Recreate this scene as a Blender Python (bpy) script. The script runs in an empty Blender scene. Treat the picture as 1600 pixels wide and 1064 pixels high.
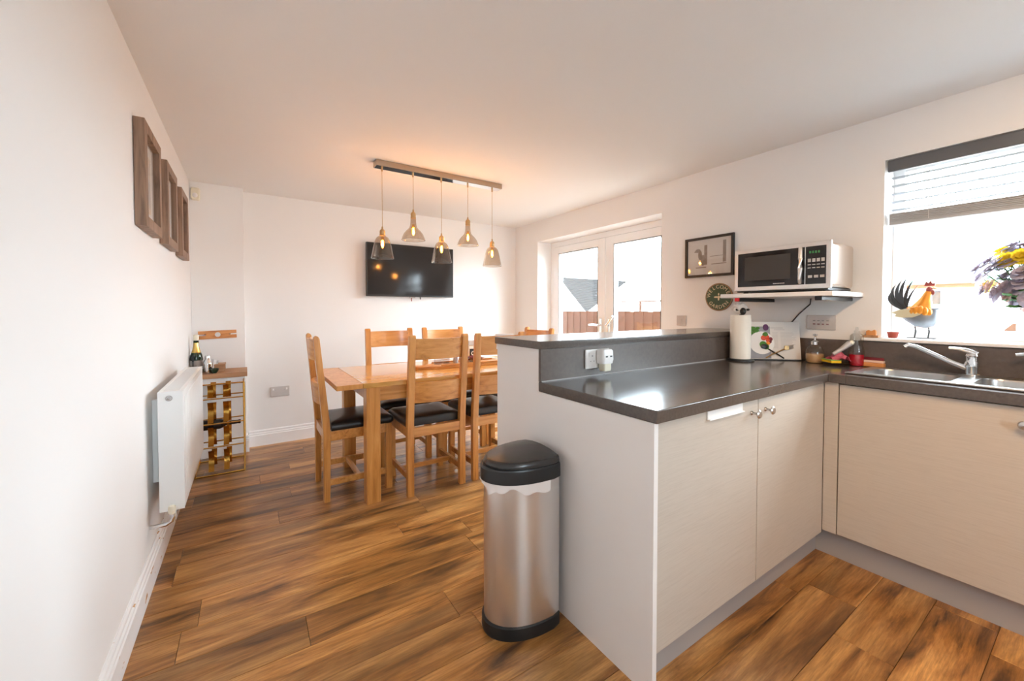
import bpy, bmesh, math, random
from mathutils import Vector, Matrix, noise
random.seed(7)
PI = math.pi
S = bpy.context.scene
COL = S.collection

# ------------------------------------------------------------------ camera
cam_d = bpy.data.cameras.new('camera'); cam = bpy.data.objects.new('camera', cam_d); COL.objects.link(cam)
cam.location = (0, 0, 1.2162)
cam.rotation_euler = (math.radians(90 - 1.3642), 0, math.radians(-33.3887))
cam_d.sensor_width = 36; cam_d.lens = 626.76 / 1600 * 36
cam_d.shift_y = -(532 - 499.12) / 1600
cam_d.clip_start = 0.05; cam_d.clip_end = 200
S.camera = cam

# ------------------------------------------------------------------ light and exposure
SKY = 13.0
BULB_W = 4.2
KITCHEN_W = 14.0
w = bpy.data.worlds.new('overcast_sky'); S.world = w; w.use_nodes = True
bg = w.node_tree.nodes['Background']; bg.inputs[0].default_value = (0.77, 0.895, 1.0, 1); bg.inputs[1].default_value = SKY
sun_d = bpy.data.lights.new('sun', 'SUN'); sun = bpy.data.objects.new('sun', sun_d); COL.objects.link(sun)
sun_d.energy = 0.3; sun_d.angle = math.radians(3); sun_d.color = (1.0, 0.93, 0.82)
sun.rotation_euler = (math.radians(12), math.radians(-48), 0)      # travels towards +X and down: lights the fence and houses, never enters
sun.location = (-6, 0, 8)
def portal(name, loc, rot, sx, sy):
    d = bpy.data.lights.new(name, 'AREA'); d.shape = 'RECTANGLE'; d.size = sx; d.size_y = sy
    d.cycles.is_portal = True
    o = bpy.data.objects.new(name, d); COL.objects.link(o); o.location = loc; o.rotation_euler = rot
portal('portal_door', (3.2, 2.92, 1.0), (0, math.radians(90), 0), 2.0, 1.7)
portal('portal_window', (3.2, 0.05, 1.55), (0, math.radians(90), 0), 0.95, 1.3)
portal('portal_rear', (.4, -2.56, 1.5), (math.radians(90), 0, 0), .6, 1.1)
S.view_settings.view_transform = 'Standard'; S.view_settings.look = 'None'
S.view_settings.exposure = 1.42; S.view_settings.gamma = 1.0; S.view_settings.use_curve_mapping = False
try:
    S.cycles.max_bounces = 12; S.cycles.diffuse_bounces = 8; S.cycles.glossy_bounces = 5; S.cycles.transmission_bounces = 6
    S.cycles.transparent_max_bounces = 16; S.cycles.caustics_reflective = False; S.cycles.caustics_refractive = False
    S.cycles.use_denoising = True; S.cycles.sample_clamp_indirect = 6.0
except Exception: pass

# ------------------------------------------------------------------ materials
MAT = {}
def new_mat(name):
    m = bpy.data.materials.new(name); m.use_nodes = True
    nt = m.node_tree; b = nt.nodes['Principled BSDF']
    MAT[name] = m
    return m, nt, b
def nd(nt, t, **kw):
    n = nt.nodes.new(t)
    for k, v in kw.items(): setattr(n, k, v)
    return n
def srgb(r, g, b):
    f = lambda c: c / 12.92 if c <= .04045 else ((c + .055) / 1.055) ** 2.4
    return (f(r / 255), f(g / 255), f(b / 255), 1)
def plain(name, col, rough=.5, metal=0, bump=0, bscale=200, var=0, vscale=6, coat=0, spec=None):
    m, nt, b = new_mat(name)
    b.inputs['Base Color'].default_value = col; b.inputs['Roughness'].default_value = rough; b.inputs['Metallic'].default_value = metal
    if coat: b.inputs['Coat Weight'].default_value = coat; b.inputs['Coat Roughness'].default_value = .08
    if spec is not None: b.inputs['Specular IOR Level'].default_value = spec
    tc = nd(nt, 'ShaderNodeTexCoord')
    if var:
        n = nd(nt, 'ShaderNodeTexNoise'); n.inputs['Scale'].default_value = vscale; n.inputs['Detail'].default_value = 4
        nt.links.new(tc.outputs['Object'], n.inputs['Vector'])
        mx = nd(nt, 'ShaderNodeMixRGB', blend_type='MIX')
        mx.inputs[1].default_value = tuple(c * (1 - var) for c in col[:3]) + (1,); mx.inputs[2].default_value = tuple(min(1, c * (1 + var)) for c in col[:3]) + (1,)
        nt.links.new(n.outputs['Fac'], mx.inputs[0]); nt.links.new(mx.outputs[0], b.inputs['Base Color'])
    if bump:
        n = nd(nt, 'ShaderNodeTexNoise'); n.inputs['Scale'].default_value = bscale; n.inputs['Detail'].default_value = 3
        nt.links.new(tc.outputs['Object'], n.inputs['Vector'])
        bp = nd(nt, 'ShaderNodeBump'); bp.inputs['Strength'].default_value = bump; bp.inputs['Distance'].default_value = .002
        nt.links.new(n.outputs['Fac'], bp.inputs['Height']); nt.links.new(bp.outputs[0], b.inputs['Normal'])
    return m
def wood(name, dark, mid, light, scale=(2, 30, 30), rough=.35, rnd=3.0, coat=0, blotch=.0, spec=.5, lo=.30, hi=.72):
    """grain runs along local X unless scale says otherwise; each object gets its own stretch of grain"""
    m, nt, b = new_mat(name)
    tc = nd(nt, 'ShaderNodeTexCoord'); oi = nd(nt, 'ShaderNodeObjectInfo')
    off = nd(nt, 'ShaderNodeVectorMath', operation='SCALE'); off.inputs[0].default_value = (17.3 * rnd, 9.1 * rnd, 5.7 * rnd)
    nt.links.new(oi.outputs['Random'], off.inputs['Scale'])
    add = nd(nt, 'ShaderNodeVectorMath', operation='ADD'); nt.links.new(tc.outputs['Object'], add.inputs[0]); nt.links.new(off.outputs[0], add.inputs[1])
    mp = nd(nt, 'ShaderNodeMapping'); mp.inputs['Scale'].default_value = scale; nt.links.new(add.outputs[0], mp.inputs['Vector'])
    n1 = nd(nt, 'ShaderNodeTexNoise'); n1.inputs['Scale'].default_value = 1.0; n1.inputs['Detail'].default_value = 7; n1.inputs['Roughness'].default_value = .62; n1.inputs['Distortion'].default_value = .6
    nt.links.new(mp.outputs[0], n1.inputs['Vector'])
    cr = nd(nt, 'ShaderNodeValToRGB'); e = cr.color_ramp.elements
    e[0].position = lo; e[0].color = dark; e[1].position = hi; e[1].color = light
    k = cr.color_ramp.elements.new(.47); k.color = mid
    nt.links.new(n1.outputs['Fac'], cr.inputs['Fac'])
    out = cr.outputs[0]
    if blotch:
        mp3 = nd(nt, 'ShaderNodeMapping'); mp3.inputs['Scale'].default_value = (9, 150, 150); nt.links.new(add.outputs[0], mp3.inputs['Vector'])
        n3 = nd(nt, 'ShaderNodeTexNoise'); n3.inputs['Scale'].default_value = 1; n3.inputs['Detail'].default_value = 6; n3.inputs['Roughness'].default_value = .7; nt.links.new(mp3.outputs[0], n3.inputs['Vector'])
        r3 = nd(nt, 'ShaderNodeMapRange'); r3.inputs['From Min'].default_value = .3; r3.inputs['From Max'].default_value = .7; r3.inputs['To Min'].default_value = .62; r3.inputs['To Max'].default_value = 1.3; nt.links.new(n3.outputs['Fac'], r3.inputs['Value'])
        h3 = nd(nt, 'ShaderNodeHueSaturation'); nt.links.new(r3.outputs[0], h3.inputs['Value']); nt.links.new(out, h3.inputs['Color']); out = h3.outputs[0]
        mp2 = nd(nt, 'ShaderNodeMapping'); mp2.inputs['Scale'].default_value = tuple(s * .45 for s in scale); nt.links.new(add.outputs[0], mp2.inputs['Vector'])
        n2 = nd(nt, 'ShaderNodeTexNoise'); n2.inputs['Scale'].default_value = 1; n2.inputs['Detail'].default_value = 4; nt.links.new(mp2.outputs[0], n2.inputs['Vector'])
        c2 = nd(nt, 'ShaderNodeValToRGB'); c2.color_ramp.elements[0].position = .50; c2.color_ramp.elements[0].color = (0, 0, 0, 1); c2.color_ramp.elements[1].position = .68; c2.color_ramp.elements[1].color = (blotch,) * 3 + (1,)
        nt.links.new(n2.outputs['Fac'], c2.inputs['Fac'])
        mx = nd(nt, 'ShaderNodeMixRGB'); nt.links.new(c2.outputs[0], mx.inputs[0]); nt.links.new(out, mx.inputs[1]); mx.inputs[2].default_value = dark
        out = mx.outputs[0]
        hs = nd(nt, 'ShaderNodeHueSaturation'); mr = nd(nt, 'ShaderNodeMapRange'); mr.inputs['To Min'].default_value = .82; mr.inputs['To Max'].default_value = 1.16
        nt.links.new(oi.outputs['Random'], mr.inputs['Value']); nt.links.new(mr.outputs[0], hs.inputs['Value']); nt.links.new(out, hs.inputs['Color']); out = hs.outputs[0]
    nt.links.new(out, b.inputs['Base Color'])
    b.inputs['Roughness'].default_value = rough; b.inputs['Specular IOR Level'].default_value = spec
    if coat: b.inputs['Coat Weight'].default_value = coat; b.inputs['Coat Roughness'].default_value = .12
    bp = nd(nt, 'ShaderNodeBump'); bp.inputs['Strength'].default_value = .12; bp.inputs['Distance'].default_value = .001
    nt.links.new(n1.outputs['Fac'], bp.inputs['Height']); nt.links.new(bp.outputs[0], b.inputs['Normal'])
    return m
def thin_glass(name, tint, gloss=.9, rough=.02, ior=1.45):
    m = bpy.data.materials.new(name); m.use_nodes = True; MAT[name] = m; nt = m.node_tree
    for n in list(nt.nodes): nt.nodes.remove(n)
    o = nd(nt, 'ShaderNodeOutputMaterial'); tr = nd(nt, 'ShaderNodeBsdfTransparent'); tr.inputs[0].default_value = tint
    gl = nd(nt, 'ShaderNodeBsdfGlossy'); gl.inputs['Roughness'].default_value = rough; gl.inputs[0].default_value = (gloss,) * 3 + (1,)
    fr = nd(nt, 'ShaderNodeFresnel'); ge = nd(nt, 'ShaderNodeNewGeometry'); mr = nd(nt, 'ShaderNodeMapRange')   # same reflectance from both faces of a thin sheet
    mr.inputs['To Min'].default_value = ior; mr.inputs['To Max'].default_value = 1 / ior
    nt.links.new(ge.outputs['Backfacing'], mr.inputs['Value']); nt.links.new(mr.outputs[0], fr.inputs[0])
    mx = nd(nt, 'ShaderNodeMixShader'); nt.links.new(fr.outputs[0], mx.inputs[0]); nt.links.new(tr.outputs[0], mx.inputs[1]); nt.links.new(gl.outputs[0], mx.inputs[2])
    nt.links.new(mx.outputs[0], o.inputs[0])
    return m
def emit(name, col, strength):
    m, nt, b = new_mat(name); b.inputs['Base Color'].default_value = col
    b.inputs['Emission Color'].default_value = col; b.inputs['Emission Strength'].default_value = strength
    return m

plain('wall_paint', (.83, .815, .80, 1), .75, bump=.06, bscale=260)
plain('ceiling_paint', (.82, .81, .80, 1), .85, bump=.05, bscale=200)
plain('trim_white', (.85, .85, .85, 1), .35)
plain('upvc', (.86, .87, .88, 1), .25)
plain('radiator_white', (.84, .86, .86, 1), .3)
plain('plastic_white', (.82, .80, .78, 1), .35)
plain('plastic_cream', (.78, .73, .58, 1), .4)
plain('plastic_grey', (.45, .43, .43, 1), .4)
plain('plate_pearl', (.55, .50, .47, 1), .3, metal=.3)
plain('black_plastic', (.012, .013, .014, 1), .35)
plain('black_gloss', (.01, .01, .012, 1), .06)
plain('rubber', (.02, .02, .02, 1), .7)
plain('leather', (.014, .013, .013, 1), .32, bump=.25, bscale=400)
plain('steel', (.62, .60, .58, 1), .26, metal=1)
plain('brushed', (.80, .79, .78, 1), .33, metal=1)
plain('chrome', (.78, .79, .80, 1), .09, metal=1)
plain('sink_steel', (.46, .45, .44, 1), .33, metal=1)
plain('gold', (.62, .34, .07, 1), .25, metal=1)
plain('brass', (.50, .34, .17, 1), .35, metal=1)
plain('rail_nickel', (.44, .36, .28, 1), .35, metal=1)
plain('mirror_metal', (.80, .80, .80, 1), .06, metal=1)
plain('copper_reflect', (.80, .72, .66, 1), .16, metal=1)
plain('worktop', (.078, .062, .053, 1), .17, var=.35, vscale=90, bump=.02, bscale=500, spec=.7)
plain('laminate_edge', (.11, .085, .072, 1), .32, var=.3, vscale=60)
wood('cabinet', (.47, .41, .35, 1), (.51, .45, .385, 1), (.54, .48, .415, 1), scale=(9, 9, 240), rough=.42, rnd=1)
plain('panel_paint', (.80, .77, .75, 1), .5, bump=.03, bscale=300)
plain('plinth', (.36, .34, .33, 1), .38)
wood('plank', srgb(76, 50, 30), srgb(158, 106, 54), srgb(202, 150, 88), scale=(1.7, 12, 12), rough=.30, rnd=3, blotch=.8, spec=.5, lo=.33, hi=.66)
plain('floor_base', (.05, .03, .02, 1), .8)
wood('oak', srgb(164, 104, 48), srgb(198, 136, 68), srgb(216, 158, 90), scale=(30, 30, 2.2), rough=.33, rnd=2, coat=.25)
wood('oak_x', srgb(164, 104, 48), srgb(198, 136, 68), srgb(216, 158, 90), scale=(2.2, 30, 30), rough=.33, rnd=2, coat=.25)
wood('oak_top', srgb(180, 128, 60), srgb(202, 150, 78), srgb(216, 168, 98), scale=(2.0, 22, 22), rough=.2, rnd=2, coat=.5)
wood('shelf_wood', srgb(140, 96, 62), srgb(172, 126, 88), srgb(190, 146, 106), scale=(3, 30, 30), rough=.5, rnd=2)
wood('plaque_wood', srgb(168, 100, 50), srgb(200, 132, 72), srgb(214, 150, 90), scale=(6, 40, 40), rough=.5, rnd=2)
wood('frame_wood', srgb(98, 74, 58), srgb(136, 106, 84), srgb(160, 128, 104), scale=(40, 40, 3), rough=.5, rnd=2)
wood('tray_wood', srgb(156, 100, 46), srgb(188, 130, 64), srgb(206, 150, 84), scale=(3, 30, 30), rough=.35, rnd=1)
plain('bin_liner', (.72, .66, .63, 1), .45)
plain('paper', (.86, .82, .74, 1), .85)
plain('paper_white', (.72, .69, .66, 1), .7)
plain('print_grey', (.16, .15, .15, 1), .7)
plain('photo_grey', srgb(150, 152, 160), .6, var=.25, vscale=20)
plain('print_sepia', (.30, .25, .21, 1), .7, var=.4, vscale=40)
plain('slat_grey', (.42, .43, .45, 1), .5)
plain('slat_white', (.78, .79, .80, 1), .4)
plain('green_sign', srgb(62, 84, 62), .55, var=.2, vscale=30)
plain('sign_rim', srgb(150, 118, 84), .5)
plain('cream_paint', srgb(226, 208, 170), .6)
plain('red_plastic', (.65, .015, .02, 1), .3)
plain('terracotta', srgb(150, 62, 44), .7)
plain('pink_cloth', srgb(232, 120, 140), .9, var=.35, vscale=120)
plain('sponge_yellow', srgb(240, 196, 40), .9)
plain('sponge_green', srgb(150, 190, 90), .9)
plain('soap_liquid', srgb(214, 170, 120), .25)
plain('red_liquid', srgb(196, 16, 42), .2)
plain('brush_wood', srgb(214, 146, 84), .6)
plain('bristle', srgb(238, 206, 190), .9)
plain('maroon', srgb(110, 22, 36), .5)
plain('sheep_wool', (.72, .70, .68, 1), .95, bump=.8, bscale=60)
plain('tomato', srgb(214, 66, 24), .35); plain('lettuce', srgb(70, 128, 44), .6); plain('aubergine', srgb(92, 40, 96), .5); plain('carrot', srgb(236, 140, 34), .5)
plain('rooster_grey', srgb(128, 132, 138), .4, metal=.5, var=.4, vscale=25)
plain('rooster_orange', srgb(214, 140, 40), .4, metal=.2, var=.35, vscale=30)
plain('rooster_tail', srgb(60, 62, 64), .4, metal=.5)
plain('rooster_red', srgb(150, 70, 66), .5)
plain('rooster_wing', srgb(200, 190, 160), .5, metal=.2)
def petal(name, col):
    m, nt, b = new_mat(name); b.inputs['Base Color'].default_value = col; b.inputs['Roughness'].default_value = .7
    t = nd(nt, 'ShaderNodeBsdfTranslucent'); t.inputs[0].default_value = col; mx = nd(nt, 'ShaderNodeMixShader'); mx.inputs[0].default_value = .4
    nt.links.new(b.outputs[0], mx.inputs[1]); nt.links.new(t.outputs[0], mx.inputs[2]); nt.links.new(mx.outputs[0], nt.nodes['Material Output'].inputs[0])
petal('petal_lilac', srgb(192, 184, 198)); petal('petal_yellow', srgb(226, 200, 50)); petal('petal_pink', srgb(222, 190, 180))
plain('leaf', srgb(64, 120, 48), .6, var=.3, vscale=20); plain('stem', srgb(70, 100, 60), .7)
plain('bottle_green', (.012, .03, .015, 1), .1); plain('foil_gold', (.78, .52, .16, 1), .3, metal=1); plain('label_grey', (.42, .38, .36, 1), .6)
plain('cloth_white', (.85, .84, .83, 1), .9)
plain('fence_wood', srgb(78, 54, 40), .9, var=.35, vscale=5, spec=.1)
plain('roof_tile', srgb(43, 41, 40), .9, var=.15, vscale=5, spec=0)
plain('render_white', (.86, .85, .83, 1), .85); plain('brick_far', srgb(190, 120, 90), .9, var=.2, vscale=8)
plain('shade_wall_brick', srgb(140, 84, 64), .9, var=.2, vscale=8)
plain('gutter_green', srgb(96, 128, 112), .6)
plain('paving', srgb(126, 116, 106), .95, var=.3, vscale=3)
plain('cable', (.03, .02, .02, 1), .5)
thin_glass('pane', (.97, .985, .98, 1)); thin_glass('picture_glass', (.98, .98, .98, 1)); thin_glass('clear', (.86, .86, .84, 1), ior=1.7)
thin_glass('smoked', (.74, .64, .55, 1), ior=1.9)
thin_glass('tumbler', (.9, .9, .9, 1), ior=1.5)
emit('filament', (1.0, .48, .07, 1), 30)
thin_glass('amber_glass', (1.0, .74, .36, 1), ior=1.5)
emit('halo_glass', (1.0, .52, .10, 1), 14)
emit('spot_lens', (1.0, .80, .55, 1), 25)
plain('oven_mesh', (.045, .040, .037, 1), .3)
plain('bin_lid', (.03, .028, .027, 1), .27)
plain('valance_grey', (.11, .115, .125, 1), .45)
plain('tv_screen', (.022, .021, .021, 1), .09)
plain('display_green', (.05, .25, .08, 1), .4)
# left-wall baseboard with chips through the paint
m, nt, b = new_mat('chipped_white')
tc = nd(nt, 'ShaderNodeTexCoord'); mp = nd(nt, 'ShaderNodeMapping'); mp.inputs['Scale'].default_value = (20, 9, 26); nt.links.new(tc.outputs['Object'], mp.inputs['Vector'])
n = nd(nt, 'ShaderNodeTexNoise'); n.inputs['Scale'].default_value = 1; n.inputs['Detail'].default_value = 3; nt.links.new(mp.outputs[0], n.inputs['Vector'])
cr = nd(nt, 'ShaderNodeValToRGB'); cr.color_ramp.elements[0].position = .665; cr.color_ramp.elements[0].color = (.85, .85, .85, 1); cr.color_ramp.elements[1].position = .68; cr.color_ramp.elements[1].color = srgb(190, 140, 90)
nt.links.new(n.outputs['Fac'], cr.inputs['Fac']); nt.links.new(cr.outputs[0], b.inputs['Base Color']); b.inputs['Roughness'].default_value = .4
# abstract print behind glass for the box frames
m, nt, b = new_mat('art_print')
tc = nd(nt, 'ShaderNodeTexCoord'); n = nd(nt, 'ShaderNodeTexNoise'); n.inputs['Scale'].default_value = 9; n.inputs['Detail'].default_value = 5; nt.links.new(tc.outputs['Object'], n.inputs['Vector'])
cr = nd(nt, 'ShaderNodeValToRGB'); e = cr.color_ramp.elements
e[0].position = .3; e[0].color = srgb(90, 96, 110); e[1].position = .75; e[1].color = srgb(236, 226, 206)
for p, c in ((.42, srgb(150, 130, 110)), (.5, srgb(214, 160, 60)), (.58, srgb(222, 206, 180))):
    k = e.new(p); k.color = c
nt.links.new(n.outputs['Fac'], cr.inputs['Fac']); nt.links.new(cr.outputs[0], b.inputs['Base Color']); b.inputs['Roughness'].default_value = .6

# ------------------------------------------------------------------ mesh helpers
def box(bm, x0, x1, y0, y1, z0, z1, bev=0, seg=2):
    r = bmesh.ops.create_cube(bm, size=1.0)
    vs = r['verts']
    for v in vs:
        v.co = Vector((x0 + (v.co.x + .5) * (x1 - x0), y0 + (v.co.y + .5) * (y1 - y0), z0 + (v.co.z + .5) * (z1 - z0)))
    if bev:
        es = list({e for v in vs for e in v.link_edges})
        bmesh.ops.bevel(bm, geom=es, offset=bev, segments=seg, profile=.5, affect='EDGES')
    return bm
def B(*a, **k):
    bm = bmesh.new(); box(bm, *a, **k); return bm
def prism(bm, pts, axis, a0, a1, bev=0):
    """polygon pts in the plane normal to axis, extruded a0..a1 (pts order: x->(y,z), y->(x,z), z->(x,y))"""
    def co(p, a):
        return {'x': (a, p[0], p[1]), 'y': (p[0], a, p[1]), 'z': (p[0], p[1], a)}[axis]
    lo = [bm.verts.new(co(p, a0)) for p in pts]; hi = [bm.verts.new(co(p, a1)) for p in pts]
    fs = [bm.faces.new(lo[::-1]), bm.faces.new(hi)]
    n = len(pts)
    for i in range(n): fs.append(bm.faces.new((lo[i], lo[(i + 1) % n], hi[(i + 1) % n], hi[i])))
    bmesh.ops.recalc_face_normals(bm, faces=fs)
    if bev:
        es = list({e for f in fs for e in f.edges if len(e.link_faces) == 2 and e.calc_face_angle(0) > .6})
        bmesh.ops.bevel(bm, geom=es, offset=bev, segments=2, profile=.5, affect='EDGES')
    return bm
def lathe(bm, prof, n=24, c=(0, 0, 0), cap=True):
    """prof: (radius, z) pairs from bottom to top, around Z"""
    rings = []
    for r, z in prof:
        rings.append([bm.verts.new((c[0] + r * math.cos(2 * PI * i / n), c[1] + r * math.sin(2 * PI * i / n), c[2] + z)) for i in range(n)])
    for a, b2 in zip(rings, rings[1:]):
        for i in range(n): bm.faces.new((a[i], a[(i + 1) % n], b2[(i + 1) % n], b2[i]))
    if cap:
        if prof[0][0] > 1e-4: bm.faces.new(rings[0][::-1])
        if prof[-1][0] > 1e-4: bm.faces.new(rings[-1])
    return bm
def tube(bm, pts, r, n=10, cap=True):
    """round tube along pts, r a number or one per point"""
    pts = [Vector(p) for p in pts]; rs = r if isinstance(r, (list, tuple)) else [r] * len(pts)
    rings = []; up = Vector((0, 0, 1))
    for i, p in enumerate(pts):
        t = (pts[min(i + 1, len(pts) - 1)] - pts[max(i - 1, 0)]).normalized()
        u = t.cross(up)
        if u.length < .05: u = t.cross(Vector((0, 1, 0)))
        u.normalize(); v = u.cross(t).normalized()
        rings.append([bm.verts.new(p + (u * math.cos(2 * PI * k / n) + v * math.sin(2 * PI * k / n)) * rs[i]) for k in range(n)])
    for a, b2 in zip(rings, rings[1:]):
        for k in range(n): bm.faces.new((a[k], a[(k + 1) % n], b2[(k + 1) % n], b2[k]))
    if cap: bm.faces.new(rings[0][::-1]); bm.faces.new(rings[-1])
    return bm
def ball(bm, c, rx, ry=None, rz=None, u=16, v=10):
    ry = ry or rx; rz = rz or rx
    r = bmesh.ops.create_uvsphere(bm, u_segments=u, v_segments=v, radius=1)
    for q in r['verts']: q.co = Vector((c[0] + q.co.x * rx, c[1] + q.co.y * ry, c[2] + q.co.z * rz))
    return bm
def sheet(bm, f, nu, nv):
    """grid surface f(u,v)->xyz"""
    g = [[bm.verts.new(f(i / nu, j / nv)) for j in range(nv + 1)] for i in range(nu + 1)]
    for i in range(nu):
        for j in range(nv): bm.faces.new((g[i][j], g[i + 1][j], g[i + 1][j + 1], g[i][j + 1]))
    return bm
def mesh_of(name, bm, mat, smooth=40):
    me = bpy.data.meshes.new(name)
    bmesh.ops.recalc_face_normals(bm, faces=bm.faces)
    bm.to_mesh(me); bm.free()
    me.materials.append(MAT[mat])
    for p in me.polygons: p.use_smooth = True
    # area-weighted normals within the smoothing angle, so broad faces stay flat beside small bevels
    cosl = math.cos(math.radians(smooth)); polys = me.polygons
    fn = [p.normal.copy() for p in polys]; fa = [p.area for p in polys]
    vf = [[] for _ in me.vertices]
    for p in polys:
        for vi in p.vertices: vf[vi].append(p.index)
    ln = [None] * len(me.loops)
    for p in polys:
        n0 = fn[p.index]
        for li in p.loop_indices:
            acc = Vector((0, 0, 0))
            for q in vf[me.loops[li].vertex_index]:
                if fn[q].dot(n0) >= cosl: acc += fn[q] * fa[q]
            ln[li] = acc.normalized() if acc.length > 1e-12 else n0
    me.normals_split_custom_set(ln)
    return me
def obj(name, bm, mat, parent=None, loc=None, rot=None, smooth=40):
    me = bm if isinstance(bm, bpy.types.Mesh) else mesh_of(name, bm, mat, smooth)
    o = bpy.data.objects.new(name, me); COL.objects.link(o)
    if parent: o.parent = parent
    if loc: o.location = loc
    if rot: o.rotation_euler = rot
    return o
def tag(o, label=None, cat=None, group=None, kind=None):
    if label: o['label'] = label
    if cat: o['category'] = cat
    if group: o['group'] = group
    if kind: o['kind'] = kind
    return o
def thing(name, label, cat, loc=(0, 0, 0), rotz=0, group=None):
    o = bpy.data.objects.new(name, None); o.empty_display_size = .05; COL.objects.link(o)
    o.location = loc; o.rotation_euler = (0, 0, rotz)
    return tag(o, label, cat, group)
def dup(root, loc, rotz, label=None):
    r = root.copy(); COL.objects.link(r); r.location = loc; r.rotation_euler = (0, 0, rotz)
    if label: r['label'] = label
    for ch in list(root.children):
        c = ch.copy(); COL.objects.link(c); c.parent = r
        for g in ch.children:
            d = g.copy(); COL.objects.link(d); d.parent = c
    return r
def struct(name, bm, mat, parent=None, smooth=40):
    o = obj(name, bm, mat, parent, smooth=smooth); o['kind'] = 'structure'; return o
def glyphs(txt, size, depth=.0008):
    """mesh of one piece of lettering, centred at the origin in its XY plane"""
    c = bpy.data.curves.new('lettering', 'FONT'); c.body = txt; c.size = size; c.extrude = depth; c.align_x = 'CENTER'; c.align_y = 'CENTER'
    o = bpy.data.objects.new('lettering', c); COL.objects.link(o)
    bpy.context.view_layer.update()
    ev = o.evaluated_get(bpy.context.evaluated_depsgraph_get())
    me = bpy.data.meshes.new_from_object(ev)
    bpy.data.objects.remove(o); bpy.data.curves.remove(c)
    return me

# ------------------------------------------------------------------ room shell
XL, XR, YB, YN, ZC = -.378, 2.84, 4.23, -2.3, 2.246
YBOX, XBOX = 4.11, -.02
bm = B(XL - .25, XR + .35, YN - .25, YB + .25, -.12, -.005)
floor = tag(struct('floor', bm, 'floor_base'), 'brown wood-effect plank floor running across the whole room', 'floor')
tag(struct('ceiling', B(XL - .25, XR + .35, YN - .25, YB + .25, ZC, ZC + .2), 'ceiling_paint'), 'plain white painted ceiling above the kitchen diner', 'ceiling')
tag(struct('wall_left', B(XL - .25, XL, YN - .25, YB + .25, -.005, ZC), 'wall_paint'), 'long off-white wall carrying the radiator and three box frames', 'wall')
bm = B(XL, XR, YB, YB + .25, -.005, ZC); box(bm, XL, XBOX, YBOX, YB, -.005, ZC, bev=.003)
tag(struct('wall_back', bm, 'wall_paint'), 'off-white end wall with the television and a boxed-out corner', 'wall')
bm = B(XL, .1, YN - .25, YN, -.005, ZC); box(bm, .7, XR, YN - .25, YN, -.005, ZC); box(bm, .1, .7, YN - .25, YN, -.005, .95); box(bm, .1, .7, YN - .25, YN, 2.05, ZC)
tag(struct('wall_rear', bm, 'wall_paint'), 'off-white rear wall with a window', 'wall')
# right wall with French-door and window openings
DY0, DY1, DZ = 2.08, 3.765, 2.01
WY0, WY1, WZ0, WZ1 = -.62, .705, 1.052, 2.01
bm = bmesh.new()
box(bm, XR, XR + .35, DY1, YB + .25, -.005, ZC); box(bm, XR, XR + .35, DY0, DY1, DZ, ZC)
box(bm, XR, XR + .35, WY1, DY0, -.005, ZC); box(bm, XR, XR + .35, WY0, WY1, WZ1, ZC)
box(bm, XR, XR + .35, WY0, WY1, -.005, WZ0); box(bm, XR, XR + .35, YN - .25, WY0, -.005, ZC)
tag(struct('wall_right', bm, 'wall_paint'), 'off-white wall with the French doors and the kitchen window', 'wall')
# unseen walls and slab added above and beside the room to shade the garden
bm = B(2.95, 3.19, -7, 11, ZC + .2, 6.2); box(bm, 2.95, 3.19, YB + .25, 11, -.5, ZC + .2); box(bm, 2.95, 3.19, -7, YN - .25, -.5, ZC + .2); box(bm, -4.5, 2.95, -7, 11, 5.9, 6.2)
tag(struct('wall_shade', bm, 'shade_wall_brick'), 'unseen brick wall added above the garden doors to shade the fence', 'wall')
# baseboards
def skirting(name, pts_axis, a0, a1, axis, mat, label):
    bm = bmesh.new(); prism(bm, pts_axis, axis, a0, a1)
    return tag(struct(name, bm, mat, smooth=25), label, 'baseboard')
prof = [(0, 0), (.018, 0), (.018, .095), (.014, .10), (.014, .112), (.009, .118), (.009, .132), (.004, .14), (0, .14)]
skirting('baseboard_left', [(XL + p, z) for p, z in prof], -2.3, YBOX - .018, 'y', 'chipped_white', 'white moulded baseboard with chipped paint along the radiator wall')
bm = bmesh.new(); prism(bm, [(YB - p, z) for p, z in prof], 'x', XBOX + .018, XR)
prism(bm, [(YBOX - p, z) for p, z in prof], 'x', XL + .018, XBOX + .018)
prism(bm, [(XBOX + p, z) for p, z in prof], 'y', YBOX + .0002, YB - .018)
tag(struct('baseboard_back', bm, 'trim_white', smooth=25), 'white moulded baseboard along the television wall', 'baseboard')
bm = bmesh.new(); prism(bm, [(XR - p, z) for p, z in prof], 'y', 1.74, DY0); prism(bm, [(XR - p, z) for p, z in prof], 'y', DY1, YB - .018)
tag(struct('baseboard_right', bm, 'trim_white', smooth=25), 'short white baseboards either side of the French doors', 'baseboard')
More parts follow.
